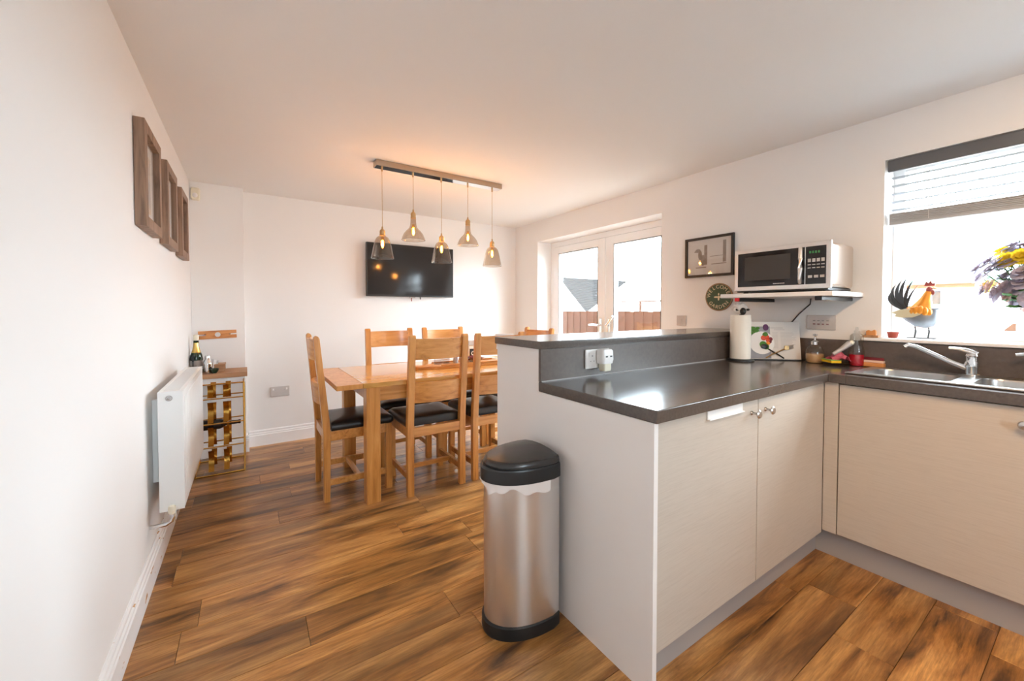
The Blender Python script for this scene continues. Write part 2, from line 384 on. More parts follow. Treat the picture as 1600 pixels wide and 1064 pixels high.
# planks
PW, PL = .17, 1.19
known = {0: -.295, 1: .69, 2: -.177, 4: .176, 5: .69}       # row index counted from y=2.44 down -> x of one end joint
cache = {}
row = 0
for i in range(-11, 29):
    y1 = 2.44 - i * PW; y0 = y1 - PW
    y0c, y1c = max(y0, YN), min(y1, YB)
    if y1c - y0c < .02: continue
    j0 = known.get(i, random.uniform(-.37, .8))
    xs = [j0 + k * PL for k in range(-2, 4)]
    cuts = [XL] + [x for x in xs if XL + .06 < x < XR - .06] + [XR]
    for a, c in zip(cuts, cuts[1:]):
        L = round(c - a, 3); W = round(y1c - y0c, 3)
        if (L, W) not in cache:
            bm = bmesh.new(); g = .0007
            box(bm, -L / 2 + g, L / 2 - g, -W / 2 + g, W / 2 - g, -.005, 0)
            top = [e for e in bm.edges if all(v.co.z > -.001 for v in e.verts)]
            bmesh.ops.bevel(bm, geom=top, offset=.0012, segments=1, affect='EDGES')
            cache[(L, W)] = mesh_of('plank', bm, 'plank', 30)
        obj('plank', cache[(L, W)], None, floor, loc=((a + c) / 2, (y0c + y1c) / 2, 0))

# ------------------------------------------------------------------ French doors
def rect_frame(bm, axis_x0, axis_x1, y0, y1, z0, z1, t, bev=.004):
    tl, tr, tb, tt = t if isinstance(t, tuple) else (t,) * 4
    box(bm, axis_x0, axis_x1, y0, y0 + tl, z0, z1, bev); box(bm, axis_x0, axis_x1, y1 - tr, y1, z0, z1, bev)
    box(bm, axis_x0, axis_x1, y0 + tl - .002, y1 - tr + .002, z0, z0 + tb, bev); box(bm, axis_x0, axis_x1, y0 + tl - .002, y1 - tr + .002, z1 - tt, z1, bev)
    return bm
FX = 3.04
door = tag(thing('door_1', 'white uPVC French doors with two tall glass panes', 'door', (0, 0, 0)), kind='structure')
bm = bmesh.new(); rect_frame(bm, FX, FX + .07, DY0, DY1, 0, DZ, .058)
obj('frame', bm, 'upvc', door)
mid = 2.88
for (a, c) in ((mid + .003, DY1 - .06), (DY0 + .06, mid - .003)):
    bm = bmesh.new(); rect_frame(bm, FX - .012, FX + .05, a, c, .06, DZ - .062, (.105, .105, .15, .085) if a > mid else (.085, .115, .15, .085), .006)
    leaf = obj('door_leaf', bm, 'upvc', door)
    t0, t1 = (.105, .105) if a > mid else (.085, .115)
    obj('pane', B(FX + .012, FX + .026, a + t0 - .003, c - t1 + .003, .2, DZ - .145), 'pane', leaf)
    bm = bmesh.new(); rect_frame(bm, FX - .0135, FX - .0115, a + t0 - .006, c - t1 + .006, .204, DZ - .141, .006, 0)
    obj('gasket', bm, 'rubber', leaf)
    hy = a + .05 if a > mid else c - .06
    sgn = 1 if a > mid else -1
    bm = bmesh.new(); box(bm, FX - .024, FX - .011, hy - .015, hy + .015, .93, 1.13, .006, 3)
    tube(bm, [(FX - .02, hy, 1.06), (FX - .065, hy, 1.06)], .009)
    if sgn > 0: tube(bm, [(FX - .062, hy - .005, 1.06), (FX - .064, hy + .06, 1.062), (FX - .06, hy + .13, 1.06)], [.01, .01, .008])
    else: tube(bm, [(FX - .062, hy + .005, 1.055), (FX - .064, hy - .04, 1.10), (FX - .06, hy - .085, 1.155)], [.01, .01, .008])
    obj('handle', bm, 'chrome', leaf)
obj('threshold', B(XR + .02, FX + .07, DY0, DY1, -.004, .012, bev=.003), 'upvc', door)

# ------------------------------------------------------------------ kitchen window, sill, blind, rear window
WX = 3.0
win = tag(thing('window_1', 'white uPVC kitchen window over the sink', 'window'), kind='structure')
bm = bmesh.new(); rect_frame(bm, WX, WX + .07, WY0, WY1, WZ0 + .013, WZ1, (.045, .045, .048, .045))
obj('window_frame', bm, 'upvc', win)
obj('pane', B(WX + .03, WX + .045, WY0 + .043, WY1 - .043, WZ0 + .06, WZ1 - .043), 'pane', win)
bm = B(XR - .035, XR + .002, WY0 - .07, WY1 + .075, 1.048, 1.066, bev=.005); box(bm, XR, WX + .01, WY0 + .001, WY1 - .001, 1.0525, 1.0665)
tag(struct('trim_1', bm, 'trim_white'), 'white painted window sill above the sink upstand', 'sill')
blind = thing('venetian_blind', 'grey venetian blind pulled half up in the kitchen window', 'blind', (2.90, (WY0 + WY1) / 2, 1.67))
hw = (WY1 - WY0) / 2 - .012
obj('valance', B(-.045, -.03, -hw - .004, hw + .004, .278, .338, bev=.003), 'valance_grey', blind)
obj('head_rail', B(-.028, .028, -hw, hw, .29, .336, bev=.002), 'slat_grey', blind)
sl = None
for k in range(5):
    bm = bmesh.new()
    sheet(bm, lambda u, v: (-.025 + .05 * u, -hw + 2 * hw * v, .004 * (1 - (2 * u - 1) ** 2)), 4, 1)
    bmesh.ops.solidify(bm, geom=bm.faces[:], thickness=.0022)
    if sl is None: sl = mesh_of('slat', bm, 'slat_grey')
    else: bm.free()
    obj('slat', sl, None, blind, loc=(0, 0, .078 + k * .043))
bm = bmesh.new()
for k in range(6): box(bm, -.026, .026, -hw, hw, .012 + k * .008, .0185 + k * .008, .001)
obj('stacked_slats', bm, 'slat_grey', blind)['label'] = 'grey slats stacked on the bottom rail'
obj('bottom_rail', B(-.028, .028, -hw, hw, -.003, .0115, bev=.003), 'slat_grey', blind)
for yy in (hw - .15, 0, -hw + .15):
    bm = bmesh.new()
    for xx in (-.027, .027): tube(bm, [(xx, yy, .0), (xx, yy, .3)], .0009, 6)
    obj('ladder_cord', bm, 'slat_white', blind)
w2 = tag(thing('window_2', 'white framed window in the rear wall', 'window'), kind='structure')
bm = bmesh.new()
for a in ((.1, .145, .95, 2.05), (.655, .7, .95, 2.05)): box(bm, a[0], a[1], YN - .15, YN - .09, a[2], a[3], .004)
box(bm, .145, .655, YN - .15, YN - .09, .95, 1.0, .004); box(bm, .145, .655, YN - .15, YN - .09, 2.0, 2.05, .004)
obj('window_frame', bm, 'upvc', w2)
obj('pane', B(.14, .66, YN - .125, YN - .115, .995, 2.005), 'pane', w2)

# ------------------------------------------------------------------ kitchen units
XP, YW, YJ, YE = 1.035, .7665, 1.344, 1.703
pen = thing('peninsula_cabinet', 'pale grey-beige two-door base cabinet of the peninsula', 'cabinet', (XP, .81, 0))
bm = bmesh.new(); prism(bm, [(YW + .012 - .81, 0), (YE - .81, 0), (YE - .81, 1.048), (YJ + .0172 - .81, 1.048), (YJ + .0172 - .81, .868), (YW + .012 - .81, .868)], 'x', 0, .02, bev=.0012)
o = obj('end_panel', bm, 'panel_paint', pen); o['label'] = 'stepped off-white end panel'
obj('body', B(.0205, 1.312, .002, .52, .12, .868), 'cabinet', pen)
def slab_door(parent, x0, x1, y0, y1, z0, z1, knob, face):
    d = obj('door', B(x0, x1, y0, y1, z0, z1, bev=.0025), 'cabinet', parent)
    bm = bmesh.new()
    lathe(bm, [(.0, -.001), (.009, -.001), (.0085, .003), (.005, .007), (.0048, .018), (.009, .022), (.015, .026), (.0165, .030), (.013, .034), (0, .036)], 20)
    R = Matrix.Rotation(PI / 2, 4, 'X') if face == '-y' else Matrix.Rotation(-PI / 2, 4, 'Y')
    bmesh.ops.transform(bm, matrix=Matrix.Translation(knob) @ R, verts=bm.verts)
    obj('knob', bm, 'steel', d)
    return d
d0 = .79 - .81
slab_door(pen, .024, .664, d0, d0 + .0195, .122, .862, (.612, d0, .812), '-y')
slab_door(pen, .669, 1.312, d0, d0 + .0195, .122, .862, (.722, d0, .812), '-y')
obj('plinth', B(.0205, 1.364, .022, .036, 0, .1195), 'plinth', pen)
sk = thing('sink_cabinet', 'pale beige base cabinet under the stainless sink', 'cabinet', (2.37, .1, 0))
obj('body', B(.002, XR - 2.37 - .001, -2.2, .705, .135, .70), 'cabinet', sk)
obj('corner_post', B(-.02, .0015, .634, .6895, .135, .866, bev=.001), 'cabinet', sk)
slab_door(sk, -.02, -.0005, .030, .630, .138, .862, (-.02, .082, .800), '-x')
slab_door(sk, -.02, -.0005, -.570, .025, .138, .862, (-.02, -.52, .800), '-x')
slab_door(sk, -.02, -.0005, -1.17, -.575, .138, .862, (-.02, -.63, .800), '-x')
obj('plinth', B(.03, .044, -2.2, .735, 0, .1345), 'plinth', sk)
# half wall behind the worktop
tag(struct('wall_half', B(XP + .0205, XR, YJ + .018, YE - .004, -.004, 1.0485), 'wall_paint'), 'low half wall between worktop and dining table', 'wall')
# worktop: L-shape with a cut-out for the sink
SX0, SX1, SY0, SY1 = 2.42, 2.775, -.30, .70
wt = thing('worktop', 'dark brown stone-effect L-shaped worktop with matching upstands', 'worktop', (XP, YW, .868))
bm = bmesh.new()
def wbox(x0, x1, y0, y1): box(bm, x0 - XP, x1 - XP, y0 - YW, y1 - YW, 0.0005, .042)
prism(bm, [(-.004, 0), (2.328 - XP, 0), (2.328 - XP, SY1 - YW), (XR - .001 - XP, SY1 - YW), (XR - .001 - XP, YJ + .0165 - YW), (-.004, YJ + .0165 - YW)], 'z', .0005, .042, bev=.004)
obj('slab', bm, 'worktop', wt)
bm = bmesh.new()
wbox(2.328, SX0, YN + .01, SY1 - .0005); wbox(SX1, XR - .001, YN + .01, SY1 - .0005); wbox(SX0 - .0005, SX1 + .0005, YN + .01, SY0)
obj('slab', bm, 'worktop', wt)
bm = B(XR - .020 - XP, XR - .0005 - XP, YN + .01 - YW, YJ - YW, .0425, .178, bev=.002)
obj('upstand', bm, 'laminate_edge', wt)
bm = B(-.003, XR - .0205 - XP, YJ - YW, YJ + .0165 - YW, .0425, .1805, bev=.001)
obj('upstand', bm, 'laminate_edge', wt)
bm = B(.002, XR - .0205 - XP, YJ - .003 - YW, YJ - YW - .0002, .0425, .0465)
obj('sealant', bm, 'plastic_grey', wt)
bar = obj('breakfast_bar', B(-.012, XR - .001 - XP, 0, YE + .012 - YJ, 0, .034, bev=.004), 'worktop', loc=(XP, YJ - .006, 1.049))
tag(bar, 'raised dark brown breakfast bar top above the worktop', 'bar top')

# sink
sink = thing('kitchen_sink', 'stainless steel sink with two bowls set in the worktop', 'sink', (2.39, .2, .911))
RX, RY0, RY1 = .415, -.52, .525
bm = bmesh.new()
def bowl_ring(cx, cy, hx, hy, r, z, n=6):
    out = []
    for (sx, sy, a0) in ((1, 1, 0), (-1, 1, 90), (-1, -1, 180), (1, -1, 270)):
        for k in range(n + 1):
            t = math.radians(a0 + 90 * k / n); out.append((cx + sx * (hx - r) + r * math.cos(t), cy + sy * (hy - r) + r * math.sin(t), z))
    return out
def loft(bm, rings, cap_last=True, cap_first=False):
    vs = [[bm.verts.new(p) for p in r] for r in rings]
    for a, c in zip(vs, vs[1:]):
        n = len(a)
        for i in range(n): bm.faces.new((a[i], a[(i + 1) % n], c[(i + 1) % n], c[i]))
    if cap_last: bm.faces.new(vs[-1])
    if cap_first: bm.faces.new(vs[0][::-1])
    return bm
bowls = [(.19, .335, .145, .145, -.17), (.19, .005, .145, .125, -.15), (.19, -.30, .145, .145, -.012)]
# rim plate built as strips around the bowls
rim = bmesh.new()
box(rim, 0, .013, RY0, RY1, 0, .009, .004, 3); box(rim, .012, .024, RY0, RY1, 0, .004); box(rim, .023, .047, RY0, RY1, 0, .007, .003, 3); box(rim, .333, RX, RY0, RY1, 0, .004, .0018)
for a, c in ((.479, RY1), (.129, .191), (-.156, -.119), (RY0, -.444)): box(rim, .045, .335, a, c, 0, .004, .0015)
obj('rim', rim, 'sink_steel', sink)
for cx, cy, hx, hy, dz in bowls:
    bm = bmesh.new()
    loft(bm, [bowl_ring(cx, cy, hx + .006, hy + .006, .001, .0042), bowl_ring(cx, cy, hx, hy, .06, .0042), bowl_ring(cx, cy, hx - .004, hy - .004, .058, -.004), bowl_ring(cx, cy, hx - .012, hy - .012, .055, dz + .02), bowl_ring(cx, cy, hx - .03, hy - .03, .045, dz)])
    obj('bowl', bm, 'sink_steel', sink)
bm = bmesh.new(); lathe(bm, [(.0, -.169), (.04, -.169), (.04, -.166), (.03, -.165), (0, -.165)], 20, (.19, .335, 0)); obj('drain', bm, 'chrome', sink)
# taps
def tap(name, label, loc, spout_pts, lever_pts):
    t = thing(name, label, 'tap', loc)
    bm = bmesh.new(); lathe(bm, [(.028, 0), (.028, .006), (.022, .010), (.022, .035), (.024, .038), (.024, .062), (.021, .066), (.021, .085), (.0225, .09), (.018, .1), (0, .105)], 24)
    obj('body', bm, 'chrome', t)
    bm = bmesh.new(); tube(bm, spout_pts, [.013, .0115, .0105, .010, .0095, .0095][:len(spout_pts)], 12); obj('spout', bm, 'chrome', t)
    bm = bmesh.new(); tube(bm, lever_pts, [.012, .011, .008, .006][:len(lever_pts)], 12); obj('lever', bm, 'chrome', t)
    return t
TP = (2.766, .371, .9155)
tap('mixer_tap', 'chrome mixer tap with swung spout between the sink bowls', TP,
    [(0, .01, .03), (-.012, .06, .055), (-.03, .12, .09), (-.048, .175, .122), (-.058, .2, .128), (-.064, .212, .118)],
    [(0.004, -.014, .098), (-.004, .012, .112), (-.012, .04, .12), (-.022, .07, .122)])
tap('filter_tap', 'small chrome tap at the far end of the sink', (2.766, .165, .9155),
    [(-.01, 0, .03), (-.06, -.01, .07), (-.11, -.02, .1), (-.13, -.023, .095)],
    [(0.004, -.012, .098), (-.004, .02, .108), (-.01, .05, .112), (-.014, .08, .107)])

# white plastic strip hooked over the first door
s = thing('over_door_hanger', 'white plastic strip hooked over the top of the cabinet door', 'hanger', (1.455, .79, .845))
bm = B(-.118, .118, -.0045, -.0006, -.016, .0225, bev=.0015)
obj('strip', bm, 'plastic_white', s)
obj('lip', B(-.118, .118, -.013, -.0046, -.016, -.012, bev=.0015), 'plastic_white', s)

# ------------------------------------------------------------------ pedal-less push bin
bin_ = thing('waste_bin', 'brushed steel D-shaped waste bin with black lid against the end panel', 'bin', (.995, 1.295, 0))
def dprof(s, a, bdepth, z, back=0.0, n=28):
    out = [(-back - .0, -a * s * .93, z)]
    for i in range(n + 1):
        t = -PI / 2 + PI * i / n
        out.append((-back - .035 - (bdepth * s - .035) * math.cos(t) ** .85 if math.cos(t) > 0 else -back - .035, a * s * math.sin(t), z))
    out.append((-back, a * s * .93, z))
    return out
A, D = .125, .255
bm = bmesh.new(); loft(bm, [dprof(1.03, A, D, 0), dprof(1.04, A, D, .01), dprof(1.035, A, D, .045), dprof(1.0, A, D, .05), dprof(1.0, A, D, .051)], True, True)
obj('base', bm, 'black_plastic', bin_)
bm = bmesh.new(); loft(bm, [dprof(1.0, A, D, .048), dprof(1.0, A, D, .56), dprof(1.0, A, D, .60)], False)
obj('body', bm, 'brushed', bin_, smooth=50)
bm = bmesh.new(); loft(bm, [dprof(1.01, A, D, .575), dprof(1.06, A, D, .58), dprof(1.055, A, D, .625), dprof(1.03, A, D, .632), dprof(.99, A, D, .632)], True, True)
obj('collar', bm, 'black_plastic', bin_)
bm = bmesh.new(); loft(bm, [dprof(1.0, A, D, .632), dprof(1.01, A, D, .640), dprof(.985, A, D, .652), dprof(.94, A, D, .657), dprof(.5, A, D, .666), dprof(.1, A, D, .669)], True)
obj('lid', bm, 'bin_lid', bin_)
# liner showing below the collar
bm = bmesh.new()
pr = dprof(1.045, A, D, 0, n=60)
ring = pr[2:58]
def liner(u, v):
    k = u * (len(ring) - 1); i = min(int(k), len(ring) - 2); f = k - i
    x = ring[i][0] * (1 - f) + ring[i + 1][0] * f; y = ring[i][1] * (1 - f) + ring[i + 1][1] * f
    drop = .012 + .022 * (1 - u) ** .6 + .010 * math.sin(u * 19) + .007 * math.sin(u * 43 + 1)
    drop *= 1 if u < .5 else max(.05, 1 - (u - .5) * 4)
    wv = 1 + .012 * math.sin(u * 61) * v + .012 * v
    return (x * wv, y * wv, .582 - max(.004, drop) * v)
sheet(bm, liner, 90, 3)
o = obj('liner', bm, 'bin_liner', bin_, smooth=30); o['label'] = 'white bag liner hanging below the black collar'

# ------------------------------------------------------------------ dining chairs and table
def rear_post(sx):
    bm = bmesh.new()
    y = -.215
    out = [(y, 0), (y, .42), (y - .006, .52), (y - .05, 1.035), (y - .047, 1.048), (y - .036, 1.055), (y - .024, 1.05), (y - .016, 1.035), (y + .036, .52), (y + .042, .42), (y + .036, 0)]
    x0 = sx * .2075; x1 = sx * (.2075 - .044)
    prism(bm, out, 'x', min(x0, x1), max(x0, x1), bev=.004)
    return bm
def back_rail(z0, z1, yoff0, yoff1, bow=.028):
    bm = bmesh.new(); n = 12; h = .165
    for face in (0,):
        g = []
        for i in range(n + 1):
            x = -h + 2 * h * i / n; by = -bow * (1 - (x / h) ** 2)
            g.append([bm.verts.new((x, yoff0 + by, z0)), bm.verts.new((x, yoff0 + by + .02, z0)), bm.verts.new((x, yoff1 + by + .02, z1)), bm.verts.new((x, yoff1 + by, z1))])
        for a, c in zip(g, g[1:]):
            for k in range(4): bm.faces.new((a[k], a[(k + 1) % 4], c[(k + 1) % 4], c[k]))
        bm.faces.new(g[0]); bm.faces.new(g[-1][::-1])
    return bm
def make_chair(label):
    t = thing('dining_chair', label, 'chair', group='oak dining chairs around the table')
    for sx in (-1, 1): obj('leg', rear_post(sx), 'oak', t)
    for sx in (-1, 1):
        x0, x1 = sorted((sx * .2075, sx * .1655))
        obj('leg', B(x0, x1, .172, .214, 0, .445, bev=.003), 'oak', t)
    obj('top_rail', back_rail(.895, 1.03, -.238, -.249), 'oak_x', t)
    obj('lower_rail', back_rail(.61, .745, -.212, -.224), 'oak_x', t)
    bm = B(-.165, .165, .18, .204, .385, .447, bev=.003); box(bm, -.165, .165, -.21, -.186, .385, .447, bev=.003)
    for sx in (-1, 1):
        x0, x1 = sorted((sx * .20, sx * .176)); box(bm, x0, x1, -.185, .18, .385, .447, bev=.003)
    obj('seat_frame', bm, 'oak_x', t)
    bm = bmesh.new()
    def cush(s, z): return bowl_ring(0, .008, .208 * s, .222 * s, .03 * s, z)
    loft(bm, [cush(.97, .4475), cush(1.0, .456), cush(1.005, .47), cush(.985, .485), cush(.92, .497), cush(.75, .505), cush(.4, .509)], True, True)
    # notch the rear corners around the posts
    for v in bm.verts:
        if v.co.y < -.168 and abs(v.co.x) > .158: v.co.y = -.168
    obj('seat', bm, 'leather', t, smooth=60)
    for sx in (-1, 1):
        x0, x1 = sorted((sx * .197, sx * .173)); obj('stretcher', B(x0, x1, -.182, .175, .10, .14, bev=.003), 'oak_x', t)
    obj('stretcher', B(-.173, .173, -.012, .012, .105, .137, bev=.003), 'oak_x', t)
    return t
ch = make_chair('oak ladder-back chair tucked under the long table side, next to the corner leg')
ch.location = (1.056, 2.722, 0)
dup(ch, (1.530, 2.722, 0), 0, 'oak ladder-back chair with a white cloth over its top rail')
dup(ch, (.602, 2.935, 0), -PI / 2, 'oak chair at the table end facing the wine rack wall')
dup(ch, (1.046, 3.314, 0), PI, 'oak chair on the television side, standing nearer the wine rack')
dup(ch, (1.555, 3.312, 0), PI, 'oak chair on the television side, standing nearer the French doors')
dup(ch, (1.997, 2.955, 0), PI / 2, 'oak chair at the table end beside the French doors')
TX0, TX1, TY0, TY1, TZ = .432, 2.115, 2.535, 3.365, .765
tb = thing('dining_table', 'honey oak extending dining table with square legs', 'table', ((TX0 + TX1) / 2, (TY0 + TY1) / 2, 0))
hx, hy = (TX1 - TX0) / 2, (TY1 - TY0) / 2
tpn = 6
bm = B(-hx + .1515, hx - .1515, -hy, hy, TZ - .03, TZ, bev=.002); top = obj('tabletop', bm, 'oak_top', tb)
for sx in (-1, 1):
    x0, x1 = sorted((sx * hx, sx * (hx - .15))); obj('breadboard_end', B(x0, x1, -hy, hy, TZ - .03, TZ, bev=.002), 'oak', top)
lx, ly = hx - .175, hy - .022
for sx in (-1, 1):
    for sy in (-1, 1):
        x0, x1 = sorted((sx * lx, sx * (lx - .085))); y0, y1 = sorted((sy * ly, sy * (ly - .085)))
        obj('leg', B(x0, x1, y0, y1, 0, TZ - .0302, bev=.003), 'oak', tb)
for sy in (-1, 1):
    y0, y1 = sorted((sy * (ly - .02), sy * (ly - .045))); obj('apron', B(-lx + .085, lx - .085, y0, y1, .64, TZ - .0302), 'oak_x', tb)
for sx in (-1, 1):
    x0, x1 = sorted((sx * (lx - .02), sx * (lx - .045))); obj('apron', B(x0, x1, -ly + .085, ly - .085, .64, TZ - .0302), 'oak', tb)

# things on the table
tr = thing('serving_board', 'long oak serving board with a curved handle on the table', 'board', (1.45, 2.93, TZ))
bm = bmesh.new()
pts = [(-.34, -.05), (-.30, -.055), (-.27, -.08), (-.23, -.1), (.33, -.1), (.36, -.08), (.36, .08), (.33, .1), (-.23, .1), (-.27, .08), (-.30, .055), (-.34, .05), (-.385, .05), (-.40, .03), (-.40, -.03), (-.385, -.05)]
prism(bm, pts, 'z', .0, .022, bev=.004); obj('board', bm, 'tray_wood', tr)
bm = bmesh.new(); box(bm, -.225, .33, -.1, -.088, .0221, .034, .003); box(bm, -.225, .33, .088, .1, .0221, .034, .003); obj('edge_strip', bm, 'tray_wood', tr)
for lab, x, y in (('clear glass tumbler on the serving board, nearest its handle', 1.25, 2.96), ('clear glass tumbler beside the grey pepper mill', 1.33, 2.99)):
    g = thing('glass_tumbler', lab, 'glass', (x, y, TZ + .0222), group='tumblers on the serving board')
    bm = bmesh.new(); lathe(bm, [(.001, .004), (.028, .004), (.031, .075), (.033, .075), (.031, 0), (.001, 0)], 18, cap=False); obj('cup', bm, 'tumbler', g)
o = bmesh.new(); lathe(o, [(.0, 0), (.019, 0), (.02, .004), (.02, .05), (.017, .054), (.017, .08), (.012, .088), (0, .09)], 18)
tag(obj('pepper_mill', o, 'plastic_grey', loc=(1.40, 2.95, TZ + .0222)), 'grey cylindrical pepper mill on the serving board', 'mill')
bw = thing('potpourri_bowl', 'shallow glass bowl filled with dark dried petals on serving board', 'bowl', (1.575, 2.95, TZ + .0222))
bm = bmesh.new(); lathe(bm, [(.001, .003), (.04, .003), (.078, .04), (.082, .04), (.045, 0), (.001, 0)], 24, cap=False); obj('dish', bm, 'tumbler', bw)
bm = bmesh.new()
for k in range(34):
    r = random.uniform(0, .06); t = random.uniform(0, 2 * PI); ball(bm, (r * math.cos(t), r * math.sin(t), .022 + random.uniform(0, .04) * (1 - r / .09)), random.uniform(.008, .016), random.uniform(.006, .012), random.uniform(.005, .012), 7, 5)
o = obj('petals', bm, 'maroon', bw); o['kind'] = 'stuff'; o['label'] = 'dark dried petals'
bx = thing('canister', 'white canister with black square label on the dining table', 'canister', (1.70, 3.265, TZ))
obj('body', B(-.045, .045, -.045, .045, 0, .13, bev=.008), 'plastic_white', bx)
obj('lid', B(-.046, .046, -.046, .046, .131, .175, bev=.006), 'plate_pearl', bx)
lb = obj('label_patch', B(-.034, .034, -.0475, -.0455, .02, .1), 'black_gloss', bx)
bm = bmesh.new(); lathe(bm, [(.012, -.0004), (.02, -.0004), (.02, .0006), (.012, .0006), (.012, -.0004)], 24, cap=False)
bmesh.ops.transform(bm, matrix=Matrix.Translation((0, -.0478, .06)) @ Matrix.Rotation(PI / 2, 4, 'X'), verts=bm.verts); obj('ring_mark', bm, 'plastic_white', lb)
# cloth over the chair rail
bm = bmesh.new()
def cloth(u, v):
    x = -.05 + .16 * u; by = -.028 * (1 - (min(.165, abs(x)) / .165) ** 2)
    s = -.11 + .2 * v; y0 = -.238 + by
    if s < -.012: y = y0 - .0095 - .004 * math.sin(u * 12) * min(1, (-s) * 8) ; z = 1.034 + s + .012
    elif s > .012: y = y0 + .0215 + .004 * math.sin(u * 10 + 1) * min(1, s * 8); z = 1.034 - s + .012
    else: a = (s / .012); y = y0 + .006 + .0155 * a; z = 1.034 + .008 * (1 - a * a)
    return (x, y, z)
sheet(bm, cloth, 16, 22); bmesh.ops.solidify(bm, geom=bm.faces[:], thickness=.002)
tag(obj('tea_towel', bm, 'cloth_white', loc=(1.530, 2.722, 0)), 'white cloth draped over the top rail of a dining chair', 'cloth')

# ------------------------------------------------------------------ pendant light
pd = thing('pendant_light', 'bronze five-lamp pendant bar with smoked glass shades over the table', 'pendant light', (1.25, 2.85, ZC))
bm = bmesh.new(); box(bm, -.505, .505, -.04, .04, -.04, -.0005, .002); obj('ceiling_bar', bm, 'rail_nickel', pd)
o = obj('polished_underside', B(-.5, .5, -.036, .036, -.0408, -.0401), 'mirror_metal', pd); o['label'] = 'mirror-polished underside of the bar'
PX = (.794, 1.017, 1.237, 1.461, 1.683)
for k, px in enumerate(PX):
    lx_ = px - 1.25; kind = k % 2
    zb = (1.575 if kind == 0 else 1.724) - ZC; zt = zb + .216
    bm = bmesh.new(); tube(bm, [(lx_, 0, -.041), (lx_, 0, zt)], .0017, 8); obj('cord', bm, 'brass', pd)
    bm = bmesh.new(); lathe(bm, [(.006, -.065), (.007, -.041)], 12, (lx_, 0, 0)); obj('cord_grip', bm, 'brass', pd)
    bm = bmesh.new(); lathe(bm, [(.019, .158), (.0195, .168), (.017, .172), (.0185, .176), (.0185, .190), (.014, .2), (.006, .206), (.005, .222), (0, .222)], 20, (lx_, 0, zb)); obj('lamp_holder', bm, 'brass', pd)
    if kind == 0: pf = [(.077, 0), (.0775, .003), (.071, .033), (.0625, .075), (.0545, .11), (.048, .13), (.039, .145), (.027, .154), (.019, .16)]
    else: pf = [(.084, 0), (.0845, .003), (.080, .018), (.070, .042), (.056, .062), (.040, .078), (.028, .092), (.0225, .11), (.020, .135), (.019, .16)]
    bm = bmesh.new(); lathe(bm, pf, 36, (lx_, 0, zb), cap=False); sh = obj('shade', bm, 'smoked', pd, smooth=60)
    bm = bmesh.new()
    n = 36
    rr = pf[0][0]; tube(bm, [(lx_ + rr * math.cos(2 * PI * i / n), rr * math.sin(2 * PI * i / n), zb + .001) for i in range(n + 1)], .0014, 6, cap=False)
    obj('rim', bm, 'clear', sh)
    cz = zb + (.108 if kind == 0 else .07)
    bm = bmesh.new(); ball(bm, (lx_, 0, cz - .006), .0085, .0085, .028, 12, 10); bl = obj('bulb', bm, 'filament', pd); bl['label'] = 'glowing amber filament bulb'
    bm = bmesh.new(); lathe(bm, [(0, -.036), (.008, -.034), (.0155, -.02), (.0165, -.005), (.013, .018), (.010, .03), (.010, .045)], 16, (lx_, 0, cz), cap=False); obj('bulb_glass', bm, 'amber_glass', bl)
    d = bpy.data.lights.new('bulb_light', 'POINT'); d.energy = BULB_W; d.color = (1.0, .64, .30); d.shadow_soft_size = .012
    lo = bpy.data.objects.new('bulb_light', d); COL.objects.link(lo); lo.parent = pd; lo.location = (lx_, 0, cz - .006)

# kitchen ceiling spotlights (behind the photographer)
sp = thing('spotlight_bar', 'brushed steel three-spot ceiling bar in the kitchen', 'ceiling light', (.95, -.22, ZC))
obj('mount_bar', B(-.4, .4, -.03, .03, -.025, -.0005, bev=.004), 'brushed', sp)
for k, x in enumerate((-.33, 0, .33)):
    bm = bmesh.new(); lathe(bm, [(.030, -.115), (.033, -.113), (.030, -.05), (.012, -.035), (.010, -.025)], 20, (x, 0, 0), cap=False); h = obj('spot_head', bm, 'brushed', sp)
    bm = bmesh.new(); lathe(bm, [(0, -.111), (.029, -.111), (.029, -.108), (0, -.108)], 20, (x, 0, 0)); obj('lens', bm, 'spot_lens', h)
    d = bpy.data.lights.new('spot_light', 'SPOT'); d.energy = KITCHEN_W; d.color = (1.0, .62, .30); d.spot_size = math.radians(110); d.spot_blend = .8; d.shadow_soft_size = .04
    lo = bpy.data.objects.new('spot_light', d); COL.objects.link(lo); lo.parent = sp; lo.location = (x, 0, -.13); lo.rotation_euler = (0, math.radians(-48), 0)

# ------------------------------------------------------------------ television
tv = thing('television', 'black flat-screen television mounted on the end wall', 'television', (1.472, YB, 1.627))
obj('bezel', B(-.473, .473, -.075, -.035, -.2715, .2715, bev=.004), 'black_plastic', tv)
obj('screen', B(-.464, .464, -.0762, -.0752, -.254, .264), 'tv_screen', tv)
obj('wall_bracket', B(-.14, .14, -.035, -.0005, -.12, .12, bev=.003), 'black_plastic', tv)
bm = bmesh.new(); box(bm, -.03, .03, -.074, -.05, -.283, -.272, .003); obj('sensor_bar', bm, 'plastic_grey', tv)
bm = bmesh.new(); tube(bm, [(-.005, -.055, -.283), (-.008, -.055, -.30), (-.006, -.055, -.318)], .007, 8); o = obj('dongle', bm, 'rooster_red', tv); o['label'] = 'small reddish plug hanging below the screen'
bm = bmesh.new(); tube(bm, [(.09, -.055, -.272), (.092, -.055, -.297)], .006, 8); o = obj('dongle', bm, 'black_plastic', tv); o['label'] = 'small black stick hanging below the screen'

